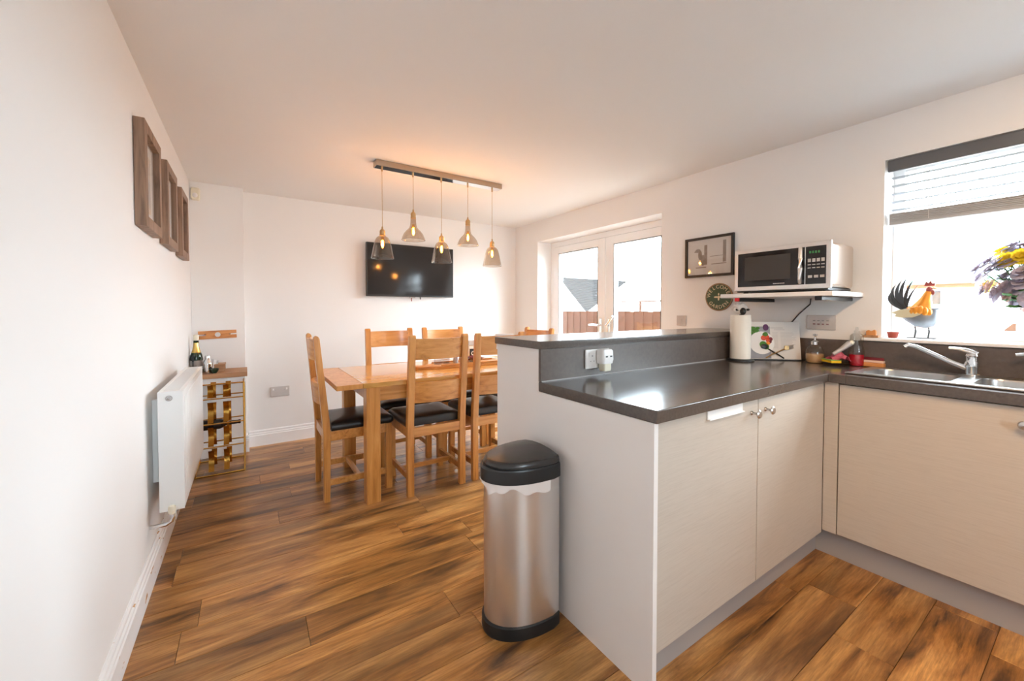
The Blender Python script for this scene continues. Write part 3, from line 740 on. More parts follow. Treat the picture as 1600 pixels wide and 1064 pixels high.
# ------------------------------------------------------------------ box frames on the left wall
def box_frame(y0, y1, label):
    z0, z1 = 1.562, 2.0
    t = thing('picture_frame', label, 'picture frame', (XL, (y0 + y1) / 2, z0), group='box frames on the radiator wall')
    h = (y1 - y0) / 2; H = z1 - z0; d = .038; wd = .046
    for (a, c, e, f, mt) in ((-h, -h + wd, 0, H, 'frame_wood'), (h - wd, h, 0, H, 'frame_wood')):
        obj('frame_side', B(.0015, d, a, c, e, f, bev=.002), mt, t)
    for (e, f) in ((0, wd), (H - wd, H)): obj('frame_side', B(.0015, d, -h + wd + .0002, h - wd - .0002, e, f, bev=.002), 'frame_wood', t)
    obj('mount', B(.002, .009, -h + wd, h - wd, wd, H - wd), 'paper_white', t)
    obj('print', B(.0091, .010, -h + wd + .04, h - wd - .04, wd + .045, H - wd - .045), 'art_print', t)
    obj('glass', B(.024, .0255, -h + wd, h - wd, wd, H - wd), 'picture_glass', t)
box_frame(2.205, 2.575, 'brown wooden box frame with an ochre print, furthest from the alarm sensor')
box_frame(2.755, 3.112, 'brown wooden box frame hanging between the two other box frames')
box_frame(3.308, 3.640, 'brown wooden box frame hanging nearest the alarm sensor')
# alarm sensor
al = thing('alarm_sensor', 'small white motion sensor in the ceiling corner', 'sensor', (-.338, YBOX, 2.145))
bm = bmesh.new()
loft(bm, [bowl_ring(0, 0, .03, .05, .012, 0), bowl_ring(0, 0, .03, .05, .014, .018), bowl_ring(0, -.002, .025, .043, .014, .036)], True, True)
bmesh.ops.transform(bm, matrix=Matrix.Rotation(PI / 2, 4, 'X'), verts=bm.verts); obj('housing', bm, 'plastic_cream', al)
bm = bmesh.new(); ball(bm, (0, -.034, -.015), .018, .01, .02); obj('lens', bm, 'plastic_white', al)

# ------------------------------------------------------------------ radiator
rd = thing('radiator', 'white double-panel radiator on the side wall below the frames', 'radiator', (XL, 2.345, .31))
RL, RH, x0, x1 = .93, .537, .04, .128
bm = bmesh.new(); box(bm, x1 - .010, x1, .004, RL - .004, .004, RH - .004, .003)
for k in range(24):
    y = .03 + k * (RL - .06) / 24; box(bm, x1 - .001, x1 + .0022, y + .006, y + .030, .03, RH - .03, .0018, 1)
obj('front_panel', bm, 'radiator_white', rd)
obj('rear_panel', B(x0, x0 + .01, .004, RL - .004, .004, RH - .004, bev=.003), 'radiator_white', rd)
obj('side_cover', B(x0 - .002, x1 - .0015, -.0005, .0035, -.002, RH + .002, bev=.001), 'radiator_white', rd)
obj('side_cover', B(x0 - .002, x1 - .0015, RL - .0035, RL + .0005, -.002, RH + .002, bev=.001), 'radiator_white', rd)
bm = bmesh.new()
box(bm, x0 - .001, x0 + .014, .004, RL - .004, RH - .003, RH + .003, .001); box(bm, x1 - .016, x1 + .001, .004, RL - .004, RH - .003, RH + .003, .001)
box(bm, x0 + .014, x1 - .016, .004, .02, RH - .003, RH + .003, .001); box(bm, x0 + .014, x1 - .016, RL - .02, RL - .004, RH - .003, RH + .003, .001)
for k in range(44):
    y = .024 + k * (RL - .05) / 44; box(bm, x0 + .0135, x1 - .0155, y, y + .012, RH - .002, RH + .002)
obj('top_grille', bm, 'radiator_white', rd)
bm = bmesh.new(); lathe(bm, [(.009, 0), (.013, .001), (.013, .003), (.009, .004), (.009, 0)], 18, cap=False); ball(bm, (0, 0, .001), .006, .006, .003)
bmesh.ops.transform(bm, matrix=Matrix.Translation((x0 + .038, -.001, RH - .028)) @ Matrix.Rotation(PI / 2, 4, 'X'), verts=bm.verts); o = obj('vent_plug', bm, 'plastic_grey', rd); o['label'] = 'small grey round vent plug'
for yb in (.12, RL - .15): obj('bracket', B(.0005, x0 - .0025, yb, yb + .03, .1, RH - .05, bev=.002), 'radiator_white', rd)
bm = bmesh.new(); tube(bm, [(x1 - .045, .02, .02), (x1 - .045, .02, -.03), (x1 - .052, .018, -.055), (x1 - .07, .018, -.066), (.001, .018, -.066)], .009, 12); tube(bm, [(x1 - .045, .02, -.012), (x1 - .045, .02, -.034)], .014, 12)
vl = obj('valve', bm, 'chrome', rd)
bm = bmesh.new(); lathe(bm, [(.0, -.012), (.012, -.012), (.014, .0), (.014, .018), (.010, .024), (0, .025)], 16, (x1 - .045, -.018, .004)); obj('valve_cap', bm, 'plastic_cream', vl)
bm = bmesh.new(); tube(bm, [(x1 - .045, RL - .03, .01), (x1 - .045, RL - .03, -.05), (x1 - .06, RL - .03, -.066), (.001, RL - .03, -.066)], .0075, 10); obj('pipe', bm, 'chrome', rd)

# ------------------------------------------------------------------ shelf, plaque, wine rack and bottles in the boxed corner
shf = thing('wall_shelf', 'thick oak shelf on a white batten in the boxed corner', 'shelf', (XL + .002, YBOX, .645))
obj('board', B(0.0, .368, -.30, -.0005, .045, .082, bev=.002), 'shelf_wood', shf)
obj('batten', B(0.0, .355, -.285, -.0005, -.0, .0448, bev=.001), 'trim_white', shf)
pq = thing('wooden_plaque', 'slotted wooden plaque with a round hole on the corner wall', 'plaque', (-.208, YBOX, 1.013))
bm = bmesh.new()
L, Hh = .128, .033
# plank with a slot in each end
pts = [(-L, -Hh), (L, -Hh), (L, -.006), (L - .045, -.006), (L - .05, 0), (L - .045, .006), (L, .006), (L, Hh), (-L, Hh), (-L, .006), (-L + .045, .006), (-L + .05, 0), (-L + .045, -.006), (-L, -.006)]
prism(bm, pts, 'y', -.012, -.0005); obj('board', bm, 'plaque_wood', pq, rot=(0, math.radians(-2.0), 0))
bm = bmesh.new(); lathe(bm, [(0, 0), (.019, 0), (.019, .002), (0, .002)], 24); bmesh.ops.transform(bm, matrix=Matrix.Translation((0, -.0121, 0)) @ Matrix.Rotation(PI / 2, 4, 'X'), verts=bm.verts); o = obj('hole', bm, 'plate_pearl', pq); o['label'] = 'round silver inset'
for sx in (-1, 1):
    bm = bmesh.new(); ball(bm, (sx * .082, -.0125, .004), .007, .003, .007); obj('knot', bm, 'shelf_wood', pq)
rk = thing('wine_rack', 'gold metal wine rack with scalloped bands standing on the floor', 'wine rack', (-.332, 3.635, 0))
W, Dp, Hr = .30, .36, .672
bm = bmesh.new()
r = .0055
for y in (0, Dp):
    for z in (r, Hr): tube(bm, [(0, y, z), (W, y, z)], r, 6)
    for x in (0, W): tube(bm, [(x, y, r), (x, y, Hr)], r, 6)
for x in (0, W):
    for z in (r, Hr): tube(bm, [(x, 0, z), (x, Dp, z)], r, 6)
obj('frame', bm, 'gold', rk)
for z in (.209, .38, .564):
    for y in (0, .17):
        bm = bmesh.new(); tube(bm, [(0, y, z), (W, y, z)], .005, 6); obj('cross_bar', bm, 'gold', rk)
for cx in (.095, .188):
    for y, dx, dz in ((.004, 0, 0), (.166, .012, -.03)):
        for za, zb in ((.03, .185), (.215, .355), (.388, .54), (.572, .665)):
            bm = bmesh.new()
            def band(u, v, cx=cx, y=y, dx=dx, za=za + dz * (za > .1), zb=zb + dz * (zb < .6)):
                return (cx + dx - .017 + .034 * u, y + (.045 if y < .1 else -.04) * (1 - (2 * v - 1) ** 2), za + (zb - za) * v)
            sheet(bm, band, 1, 14); bmesh.ops.solidify(bm, geom=bm.faces[:], thickness=.002)
            obj('scalloped_band', bm, 'gold', rk)
bo = thing('wine_bottle', 'dark wine bottle lying in the gold wine rack', 'bottle', (-.24, 3.722, .358))
bm = bmesh.new(); lathe(bm, [(0, -.12), (.036, -.12), (.038, -.115), (.038, .055), (.03, .075), (.016, .095), (.014, .17), (.0155, .172), (.0155, .185), (0, .186)], 24)
bmesh.ops.transform(bm, matrix=Matrix.Rotation(PI / 2, 4, 'Y'), verts=bm.verts); obj('glass', bm, 'black_gloss', bo)
bm = bmesh.new(); lathe(bm, [(.0162, .100), (.0172, .100), (.0172, .114), (.0155, .114), (.0162, .100)], 20, cap=False); bmesh.ops.transform(bm, matrix=Matrix.Rotation(PI / 2, 4, 'Y'), verts=bm.verts); o = obj('collar', bm, 'chrome', bo); o['label'] = 'silver collar'
SZ = .728
cb = thing('champagne_bottle', 'green champagne bottle with gold foil neck on the oak shelf', 'bottle', (-.335, 3.92, SZ))
bm = bmesh.new(); lathe(bm, [(0, 0), (.040, 0), (.042, .005), (.042, .11), (.036, .145), (.022, .18), (.017, .21), (.015, .24)], 24); obj('glass', bm, 'bottle_green', cb)
bm = bmesh.new(); lathe(bm, [(.0425, .03), (.0428, .03), (.0428, .1), (.0425, .1)], 24, cap=False); obj('label_band', bm, 'label_grey', cb)
bm = bmesh.new(); lathe(bm, [(.0305, .16), (.0235, .18), (.018, .21), (.0165, .235), (0, .236)], 24, cap=False); o = obj('foil', bm, 'foil_gold', cb); o['label'] = 'gold foil'
bm = bmesh.new(); lathe(bm, [(.017, .236), (.017, .252), (0, .252)], 20); o = obj('neck_ring', bm, 'bottle_green', cb)
bm = bmesh.new(); lathe(bm, [(.016, .2525), (.0185, .255), (.0185, .29), (.016, .296), (0, .297)], 20); o = obj('stopper', bm, 'plastic_cream', cb); o['label'] = 'cream stopper'
sk_ = thing('cocktail_shaker', 'polished steel cocktail shaker beside the champagne bottle', 'shaker', (-.262, 3.87, SZ))
bm = bmesh.new(); lathe(bm, [(0, 0), (.024, 0), (.031, .07), (.031, .075), (.026, .09), (.018, .105), (.017, .108)], 24); obj('cup', bm, 'chrome', sk_)
bm = bmesh.new(); lathe(bm, [(.0175, .108), (.0175, .13), (.013, .138), (0, .14)], 20); obj('cap', bm, 'chrome', sk_)
bm = bmesh.new(); sheet(bm, lambda u, v: (-.035 + .06 * u + .012 * v, .012 * math.sin(u * 9), .002 + .11 * v * (1 - .25 * u) ), 12, 8); bmesh.ops.solidify(bm, geom=bm.faces[:], thickness=.004)
tag(obj('napkin', bm, 'cloth_white', loc=(-.235, 3.93, SZ)), 'white folded napkin standing behind the steel shaker', 'napkin')
bm = bmesh.new(); lathe(bm, [(.0, 0), (.016, 0), (.028, .018), (.032, .035), (.029, .036), (.02, .018), (0, .008)], 20); tag(obj('trinket_bowl', bm, 'bottle_green', loc=(-.222, 3.846, SZ)), 'tiny dark green bowl at the shelf edge', 'bowl')
wb = thing('wooden_box', 'small lidded wooden box on the oak shelf', 'box', (-.218, 3.985, SZ))
obj('body', B(-.05, .062, -.06, .06, 0, .046, bev=.002), 'shelf_wood', wb); obj('lid', B(-.053, .065, -.063, .063, .0465, .058, bev=.002), 'shelf_wood', wb)
wg = thing('tall_spoon_jar', 'small glass jar of dark bar spoons behind the radiator', 'jar', (-.348, 3.835, SZ))
bm = bmesh.new(); lathe(bm, [(.001, 0), (.020, 0), (.022, .07), (.0215, .07), (.0195, .003), (.001, .003)], 18, cap=False); obj('jar', bm, 'tumbler', wg)
for k, (dx, dy, h) in enumerate(((.004, 0, .13), (-.006, .004, .115), (.001, -.005, .10))):
    bm = bmesh.new(); tube(bm, [(dx * .3, dy * .3, .005), (dx, dy, h)], .0018, 6); ball(bm, (dx, dy, h + .008), .008, .003, .011, 10, 7); obj('bar_spoon', bm, 'black_plastic', wg)

# ------------------------------------------------------------------ sockets and switches
def plate(name, label, loc, rot, w_, h_, mat, kind):
    t = thing(name, label, 'socket' if 'socket' in name else 'switch', loc); t.rotation_euler = rot
    obj('faceplate', B(-w_ / 2, w_ / 2, -.009, -.0004, -h_ / 2, h_ / 2, bev=.003), mat, t)
    if kind == 'double':
        for sx in (-1, 1):
            bm = bmesh.new(); cx = sx * w_ * .235
            box(bm, cx - .004, cx + .004, -.0096, -.0089, .010, .018); box(bm, cx - .014, cx - .007, -.0096, -.0089, -.012, -.008); box(bm, cx + .007, cx + .014, -.0096, -.0089, -.012, -.008)
            obj('pin_holes', bm, 'plastic_grey', t)
            obj('rocker', B(cx + sx * .018 - .006, cx + sx * .018 + .006, -.012, -.009, .012, .03, bev=.001), 'plastic_white', t)
    elif kind == 'single':
        obj('rocker', B(-.008, .008, -.012, -.009, -.014, .014, bev=.001), mat, t)
    elif kind == 'quad':
        for k in range(4):
            cx = -.033 + k * .022
            rk_ = obj('rocker', B(cx - .009, cx + .009, -.0115, -.009, -.016, .016, bev=.001), mat, t)
            obj('legend', B(cx - .006, cx + .006, -.0119, -.0114, .008, .012), 'print_grey', rk_)
            obj('legend', B(cx - .006, cx + .006, -.0119, -.0114, -.012, -.007), 'maroon', rk_)
    return t
plate('wall_socket', 'pearl double power socket low on the television wall', (.239, YB, .471), (0, 0, 0), .15, .09, 'plate_pearl', 'double')
plate('light_switch', 'pale single switch plate between French doors and picture', (XR, 1.891, 1.133), (0, 0, -PI / 2), .08, .08, 'plate_pearl', 'single')
plate('appliance_switch', 'wide pearl switch plate with four rockers under the microwave shelf', (XR, .975, 1.142), (0, 0, -PI / 2), .142, .088, 'plate_pearl', 'quad')
plate('bar_socket', 'white double socket on the dark upstand below the bar top', (1.359, YJ, .99), (0, 0, 0), .152, .088, 'plastic_white', 'double')
af = thing('air_freshener', 'white plug-in air freshener with clear scent bottle', 'air freshener', (1.375, YJ - .0125, .988))
bm = bmesh.new(); loft(bm, [bowl_ring(0, -.024, .034, .022, .012, -.018), bowl_ring(0, -.026, .036, .0245, .012, .0), bowl_ring(0, -.025, .035, .0235, .012, .04), bowl_ring(0, -.024, .030, .02, .012, .047)], True, True); obj('housing', bm, 'plastic_white', af)
bm = bmesh.new(); loft(bm, [bowl_ring(0, -.026, .022, .017, .008, -.052), bowl_ring(0, -.026, .024, .019, .008, -.046), bowl_ring(0, -.026, .024, .019, .008, -.0185)], True, True); o = obj('scent_bottle', bm, 'plastic_cream', af); o['label'] = 'yellowish clear scent bottle'
for sx in (-1, 1): obj('vent_slot', B(sx * .014 - .006, sx * .014 + .006, -.0512, -.0495, .012, .019), 'black_plastic', af)

# ------------------------------------------------------------------ wall picture and round sign by the microwave
pf_ = thing('wall_picture', 'black framed landscape picture of a post and a seabird', 'picture', (XR, 1.672, 1.46), -PI / 2)
hw_, hh_ = .185, .295
for (a, c, e, f) in ((-hw_, -hw_ + .018, 0, hh_), (hw_ - .018, hw_, 0, hh_), (-hw_ + .0182, hw_ - .0182, 0, .018), (-hw_ + .0182, hw_ - .0182, hh_ - .018, hh_)):
    obj('frame_side', B(a, c, -.02, -.0005, e, f, bev=.001), 'black_plastic', pf_)
pr_ = obj('print', B(-hw_ + .018, hw_ - .018, -.008, -.004, .018, hh_ - .018), 'paper_white', pf_)
for nm, parts in (('post', [(-.035, -.012, .09, .235)]), ('post', [(.105, .128, .10, .255)]), ('sea_line', [(.01, .11, .146, .15)]), ('sand_mark', [(-.10, -.02, .068, .075)]), ('sand_mark', [(.02, .13, .088, .094)])):
    for (a, c, e, f) in parts: obj(nm, B(a, c, -.0086, -.0081, e, f), 'print_sepia', pr_)
bm = bmesh.new(); ball(bm, (-.085, -.0083, .198), .022, .0004, .014, 14, 8); ball(bm, (-.105, -.0083, .192), .01, .0004, .006, 10, 6); ball(bm, (-.068, -.0083, .165), .016, .0004, .035, 14, 8); ball(bm, (-.045, -.0083, .125), .02, .0004, .04, 14, 8)
obj('bird', bm, 'print_sepia', pr_)
obj('glass', B(-hw_ + .018, hw_ - .018, -.0125, -.0115, .018, hh_ - .018), 'picture_glass', pf_)
sg = thing('garden_sign', 'round green welcome garden sign with cream letters', 'sign', (XR, 1.594, 1.309), -PI / 2)
bm = bmesh.new(); lathe(bm, [(0, 0), (.100, 0), (.100, .008), (.092, .0095), (.092, .007), (0, .007)], 40); RX90 = Matrix.Rotation(PI / 2, 4, 'X')
bmesh.ops.transform(bm, matrix=Matrix.Translation((0, -.0005, 0)) @ RX90, verts=bm.verts); obj('rim', bm, 'sign_rim', sg)
bm = bmesh.new(); lathe(bm, [(0, 0), (.0915, 0), (.0915, .001), (0, .001)], 40); bmesh.ops.transform(bm, matrix=Matrix.Translation((0, -.0077, 0)) @ RX90, verts=bm.verts); obj('disc', bm, 'green_sign', sg)
def arc_text(txt, rad, a0, a1, up):
    n = len(txt)
    for i, c in enumerate(txt):
        a = math.radians(a0 + (a1 - a0) * i / (n - 1))
        me = glyphs(c, .036); me.materials.append(MAT['cream_paint'])
        o = bpy.data.objects.new('letter', me); COL.objects.link(o); o.parent = sg
        o.location = (rad * math.cos(a), -.0092, rad * math.sin(a))
        th = a - PI / 2 if up else a + PI / 2
        o.rotation_euler = Matrix.Rotation(PI / 2, 4, 'X').to_euler()
        o.rotation_euler = (Matrix.Rotation(-th, 4, 'Y') @ Matrix.Rotation(PI / 2, 4, 'X')).to_euler()
arc_text('WELCOME', .073, 168, 25, True)
arc_text('GARDEN', .073, 218, 322, False)
bm = bmesh.new(); ball(bm, (0, -.0092, -.008), .006, .0015, .018, 10, 8); ball(bm, (-.018, -.0092, .0), .018, .001, .006, 10, 6); ball(bm, (.018, -.0092, .0), .018, .001, .006, 10, 6); ball(bm, (0, -.0092, .02), .005, .001, .009, 8, 6)
obj('bee_motif', bm, 'cream_paint', sg)

# ------------------------------------------------------------------ microwave and its shelf
ms = thing('microwave_shelf', 'white wall shelf on black arms carrying the microwave', 'shelf', (XR, 0, 1.287))
obj('board', B(-.434, -.0005, .782, 1.345, 0, .024, bev=.003), 'plastic_white', ms)
for yy, nm in ((1.245, 1), (.845, 0)):
    a = obj('bracket_arm', B(-.425, -.0005, yy - .016, yy + .016, -.022, -.0004, bev=.003), 'black_plastic', ms)
    if nm: o = obj('end_cap', B(-.437, -.4255, yy - .013, yy + .013, -.021, -.001, bev=.004), 'red_plastic', a); o['label'] = 'red end cap'
    else: bm = bmesh.new(); ball(bm, (-.28, yy, -.0225), .1, .012, .004, 20, 8); o = obj('shiny_oval', bm, 'copper_reflect', a); o['label'] = 'shiny oval'  # flattened coppery oval set against the underside of this arm
mw = thing('microwave', 'stainless steel microwave with black door and curved handle', 'microwave', (2.50, 1.065, 1.3112))
MW, MH, MD = .49, .262, .33       # width along y, height, depth along x
h = MW / 2
bm = B(.012, MD, -h + .004, h - .004, .022, MH, bev=.02, seg=4); obj('casing', bm, 'copper_reflect', mw)
bm = B(0, .0118, -h, h, .018, MH + .004, bev=.004); obj('front_panel', bm, 'brushed', mw)
dr = obj('door', B(-.003, -.0002, -h + .118, h - .022, .042, MH - .02, bev=.001), 'black_gloss', mw)
obj('window_mesh', B(-.0036, -.0031, -h + .185, h - .062, .078, MH - .045), 'oven_mesh', dr)
bm = bmesh.new(); tube(bm, [(-.004, -h + .138, .05), (-.02, -h + .132, .07), (-.026, -h + .130, .13), (-.024, -h + .130, .18), (-.018, -h + .132, .225), (-.004, -h + .138, .238)], [.009, .01, .011, .011, .01, .009], 12); obj('handle', bm, 'brushed', dr)
bm = bmesh.new()
for k in range(7): box(bm, -.0037, -.0031, .02 - k * .0085, .0265 - k * .0085, .052, .057)
obj('maker_mark', bm, 'plastic_grey', dr)
cp = obj('control_panel', B(-.003, -.0002, -h + .022, -h + .114, .042, MH - .02, bev=.001), 'black_gloss', mw)
bm = bmesh.new()
for k in range(4): box(bm, -.0036, -.0031, -h + .05 + k * .013, -h + .058 + k * .013, .205, .217)
obj('display', bm, 'display_green', cp)
for rz, cnt, hgt in ((.168, 4, .018), (.145, 4, .005), (.128, 4, .005), (.082, 3, .014)):
    for k in range(cnt):
        wbtn = .078 / cnt; y0 = -h + .028 + k * .081 / cnt
        obj('button', B(-.0038, -.0031, y0, y0 + wbtn * .75, rz - hgt / 2, rz + hgt / 2), 'plastic_grey', cp)
for yy in (-h + .05, h - .05):
    for xx in (.04, MD - .04):
        bm = bmesh.new(); lathe(bm, [(.014, 0), (.012, .0215)], 14, (xx, yy, 0)); obj('foot', bm, 'rubber', mw)
obj('base_tray', B(.006, MD - .01, -h + .015, h - .015, .0105, .0215), 'black_plastic', mw)
bm = bmesh.new(); tube(bm, [(XR - .03, 1.02, 1.283), (XR - .012, 1.03, 1.25), (XR - .008, 1.09, 1.19), (XR - .008, 1.135, 1.13), (XR - .008, 1.15, 1.09)], .0035, 8)
tag(obj('power_cable', bm, 'cable'), 'dark power cable running down the wall from microwave shelf', 'cable')

# ------------------------------------------------------------------ worktop clutter
WZ = .9105
kr = thing('kitchen_roll', 'kitchen roll on a black stand with a sheep topper', 'kitchen roll', (2.485, 1.262, WZ))
bm = bmesh.new(); lathe(bm, [(0, 0), (.075, 0), (.075, .006), (.07, .012), (.01, .013), (.007, .03), (.007, .28), (0, .28)], 32); obj('stand', bm, 'black_plastic', kr)
bm = bmesh.new(); lathe(bm, [(.02, .0135), (.055, .0135), (.056, .016), (.056, .272), (.055, .2745), (.02, .2745)], 36); obj('paper_roll', bm, 'paper', kr)
shp = bmesh.new(); ball(shp, (0, .005, .312), .040, .038, .034, 18, 12)
for k in range(40):
    t = random.uniform(0, 2 * PI); p = random.uniform(-.3, 1.2); ball(shp, (.036 * math.cos(t) * math.cos(p), .005 + .034 * math.sin(t) * math.cos(p), .312 + .03 * math.sin(p)), .012, u=8, v=6)
wl = obj('sheep_topper', shp, 'sheep_wool', kr)
bm = bmesh.new(); ball(bm, (-.026, -.026, .297), .017, .017, .022); ball(bm, (-.035, .004, .307), .007, .016, .007); ball(bm, (.004, -.04, .307), .016, .007, .007); o = obj('sheep_face', bm, 'black_plastic', wl); o['label'] = 'black sheep face and ears'
bk = thing('recipe_stand', 'recipe board with printed salad plate and crossed cutlery', 'recipe board', (2.676, 1.150, WZ))
bk.rotation_euler = (0, 0, math.radians(-44))
tilt = Matrix.Rotation(math.radians(-9), 4, 'X')
bw_, bh_ = .142, .235
def tb_(bm): bmesh.ops.transform(bm, matrix=tilt, verts=bm.verts); return bm
brd = obj('board', tb_(B(-bw_, bw_, -.002, .006, .006, bh_, bev=.002)), 'paper_white', bk)
obj('base', B(-bw_ - .004, bw_ + .004, -.012, .034, 0, .0055, bev=.001), 'black_plastic', bk)
bm = bmesh.new()
box(bm, -.02, .05, -.0026, -.0021, bh_ - .04, bh_ - .036); box(bm, .0, .06, -.0026, -.0021, bh_ - .05, bh_ - .047)
for k in range(14):
    z = bh_ - .068 - k * .0072; box(bm, -.01, .02, -.0026, -.0021, z, z + .0016); box(bm, .035, .035 + random.uniform(.06, .085), -.0026, -.0021, z, z + .0016)
obj('recipe_text', tb_(bm), 'plastic_grey', brd)
obj('printed_photo', tb_(B(-bw_ + .002, -.022, -.0026, -.0021, .01, bh_ - .03)), 'photo_grey', brd)
bm = bmesh.new(); lathe(bm, [(0, 0), (.066, 0), (.07, .003), (.066, .003), (.05, .0012), (0, .0012)], 32); bmesh.ops.transform(bm, matrix=tilt @ Matrix.Translation((-.072, -.0024, .105)) @ RX90, verts=bm.verts); pl = obj('printed_plate', bm, 'plastic_white', brd)
for (mt, spots) in (('tomato', ((-.06, .135, .016), (-.04, .14, .012), (-.035, .12, .013))), ('lettuce', ((-.065, .095, .02), (-.05, .082, .018), (-.05, .155, .016))), ('carrot', ((-.035, .105, .012),)), ('maroon', ((-.022, .128, .012), (-.026, .112, .01)))):
    bm = bmesh.new()
    for (x, z, r_) in spots: ball(bm, (x, -.005, z), r_, .004, r_, 12, 8)
    obj('printed_salad', tb_(bm), mt, pl)
bm = bmesh.new()
for (x, z, r_) in ((-.12, .19, .022), (-.10, .175, .02), (-.13, .165, .015), (-.09, .195, .012)): ball(bm, (x, -.003, z), r_, .003, r_ * .7, 10, 8)
obj('printed_leaves', tb_(bm), 'lettuce', brd)
bm = bmesh.new(); ball(bm, (-.045, -.003, .20), .016, .003, .02, 12, 8); obj('printed_onion', tb_(bm), 'aubergine', brd)
bm = bmesh.new(); tube(bm, [(.045, -.008, .012), (.02, -.009, .03), (-.04, -.009, .068)], .004, 8); ball(bm, (-.06, -.009, .082), .022, .004, .015, 14, 8); obj('spoon', tb_(bm), 'black_plastic', brd)
bm = bmesh.new(); tube(bm, [(-.055, -.0105, .012), (-.02, -.0115, .034), (.05, -.011, .068)], .004, 8); box(bm, .05, .075, -.013, -.009, .062, .088, .002)
for k in range(4): tube(bm, [(.072, -.011, .066 + k * .0065), (.1, -.011, .074 + k * .0065)], .0014, 6)
obj('fork', tb_(bm), 'brass', brd)
so = thing('soap_dispenser', 'clear glass soap dispenser with chrome pump and amber soap', 'soap dispenser', (2.745, .972, WZ))
bm = bmesh.new(); lathe(bm, [(.001, .0005), (.036, .0005), (.043, .01), (.045, .04), (.043, .07), (.034, .092), (.02, .1), (.017, .104)], 28, cap=False); obj('bottle', bm, 'clear', so)
bm = bmesh.new(); lathe(bm, [(0, .002), (.034, .002), (.041, .011), (.043, .04), (.0425, .052), (0, .052)], 28); obj('soap', bm, 'soap_liquid', so)
bm = bmesh.new(); lathe(bm, [(.019, .1045), (.019, .122), (.012, .126), (.006, .13), (.006, .155), (.012, .157), (.012, .166), (0, .167)], 20); tube(bm, [(0, 0, .161), (-.03, -.012, .162), (-.036, -.015, .155)], .0045, 8); obj('pump', bm, 'chrome', so)
ds = bmesh.new(); lathe(ds, [(0, 0), (.04, 0), (.075, .014), (.077, .016), (.04, .004), (0, .004)], 32)
tag(obj('soap_dish', ds, 'tumbler', loc=(2.715, .865, WZ)), 'round clear dish holding sponge and brush', 'dish')
sp_ = thing('sponge', 'yellow and green washing-up sponge on the clear dish', 'sponge', (2.69, .875, WZ + .0165), math.radians(50))
obj('foam', B(-.042, .042, -.026, .026, 0, .012, bev=.003), 'sponge_yellow', sp_); obj('scourer', B(-.042, .042, -.026, .026, .0122, .017, bev=.002), 'sponge_green', sp_)
bm = bmesh.new()
sheet(bm, lambda u, v: (-.06 + .12 * u, -.045 + .09 * v, .036 + .018 * math.sin(u * 7 + v * 3) * math.sin(v * 8 + 1) + .02 * math.sin(PI * u) * math.sin(PI * v)), 20, 16); bmesh.ops.solidify(bm, geom=bm.faces[:], thickness=.003)
tag(obj('dish_cloth', bm, 'pink_cloth', loc=(2.725, .85, WZ + .004)), 'crumpled pink patterned dishcloth lying on the sponge dish', 'cloth')
bs = thing('dish_brush', 'white and grey plastic dish brush leaning up from the dish', 'brush', (2.722, .838, WZ + .062))
bm = bmesh.new(); tube(bm, [(-.03, .03, 0), (0, .0, .03), (.025, -.025, .06), (.035, -.035, .068)], [.009, .012, .016, .012], 12); obj('handle', bm, 'plastic_grey', bs)
bm = bmesh.new(); ball(bm, (.032, -.032, .064), .02, .012, .014); obj('end_grip', bm, 'plastic_cream', bs)
rb = thing('washing_up_bottle', 'clear squeezy bottle half full of red washing-up liquid', 'bottle', (2.783, .792, WZ))
bm = bmesh.new(); lathe(bm, [(.001, .0005), (.030, .0005), (.033, .006), (.034, .075), (.030, .1), (.026, .115), (.030, .14), (.030, .165), (.02, .176), (.012, .179)], 24, cap=False); obj('bottle', bm, 'clear', rb)
bm = bmesh.new(); lathe(bm, [(0, .002), (.028, .002), (.031, .007), (.032, .062), (0, .062)], 24); obj('liquid', bm, 'red_liquid', rb)
bm = bmesh.new(); lathe(bm, [(.0125, .179), (.0135, .19), (.008, .196), (.006, .212), (0, .213)], 16); o = obj('cap', bm, 'clear', rb)
nb = thing('scrubbing_brush', 'small wooden scrubbing brush with pale bristles beside the sink', 'brush', (2.795, .723, WZ + .001), math.radians(0))
nb.location.x = 2.80; nb.rotation_euler = (0, 0, PI / 2)
obj('block', B(-.045, .045, -.016, .016, 0, .022, bev=.004), 'brush_wood', nb); obj('bristles', B(-.043, .043, -.014, .014, .0225, .034, bev=.002), 'bristle', nb)
tag(obj('soap_block', B(-.04, .04, -.004, .004, 0, .05, bev=.002), 'maroon', loc=(2.8155 - .003, .725, WZ), rot=(0, 0, PI / 2)), 'dark red flat packet propped against the upstand', 'packet')

# ------------------------------------------------------------------ on the window sill
SZ2 = 1.0668
wbk = thing('wooden_ornament', 'small wooden ornament on the sill corner', 'ornament', (2.822, .742, SZ2))
obj('foot', B(-.012, .012, -.032, .032, 0, .012, bev=.002), 'shelf_wood', wbk)
bm = bmesh.new(); prism(bm, [(-.02, .0122), (.02, .0122), (.02, .034), (.012, .040), (.004, .034), (-.004, .036), (-.014, .042), (-.02, .034)], 'x', -.008, .008, bev=.001); obj('carving', bm, 'brush_wood', wbk)
bm = bmesh.new(); lathe(bm, [(0, 0), (.018, 0), (.022, .022), (.024, .022), (.024, .03), (.019, .03), (.017, .02), (0, .018)], 20)
tag(obj('plant_pot', bm, 'terracotta', loc=(2.895, .672, SZ2)), 'tiny terracotta pot beside the rooster', 'pot')
ro = thing('rooster_figure', 'metal rooster ornament with orange breast on the window sill', 'rooster figure', (2.93, .575, SZ2), math.radians(-90))
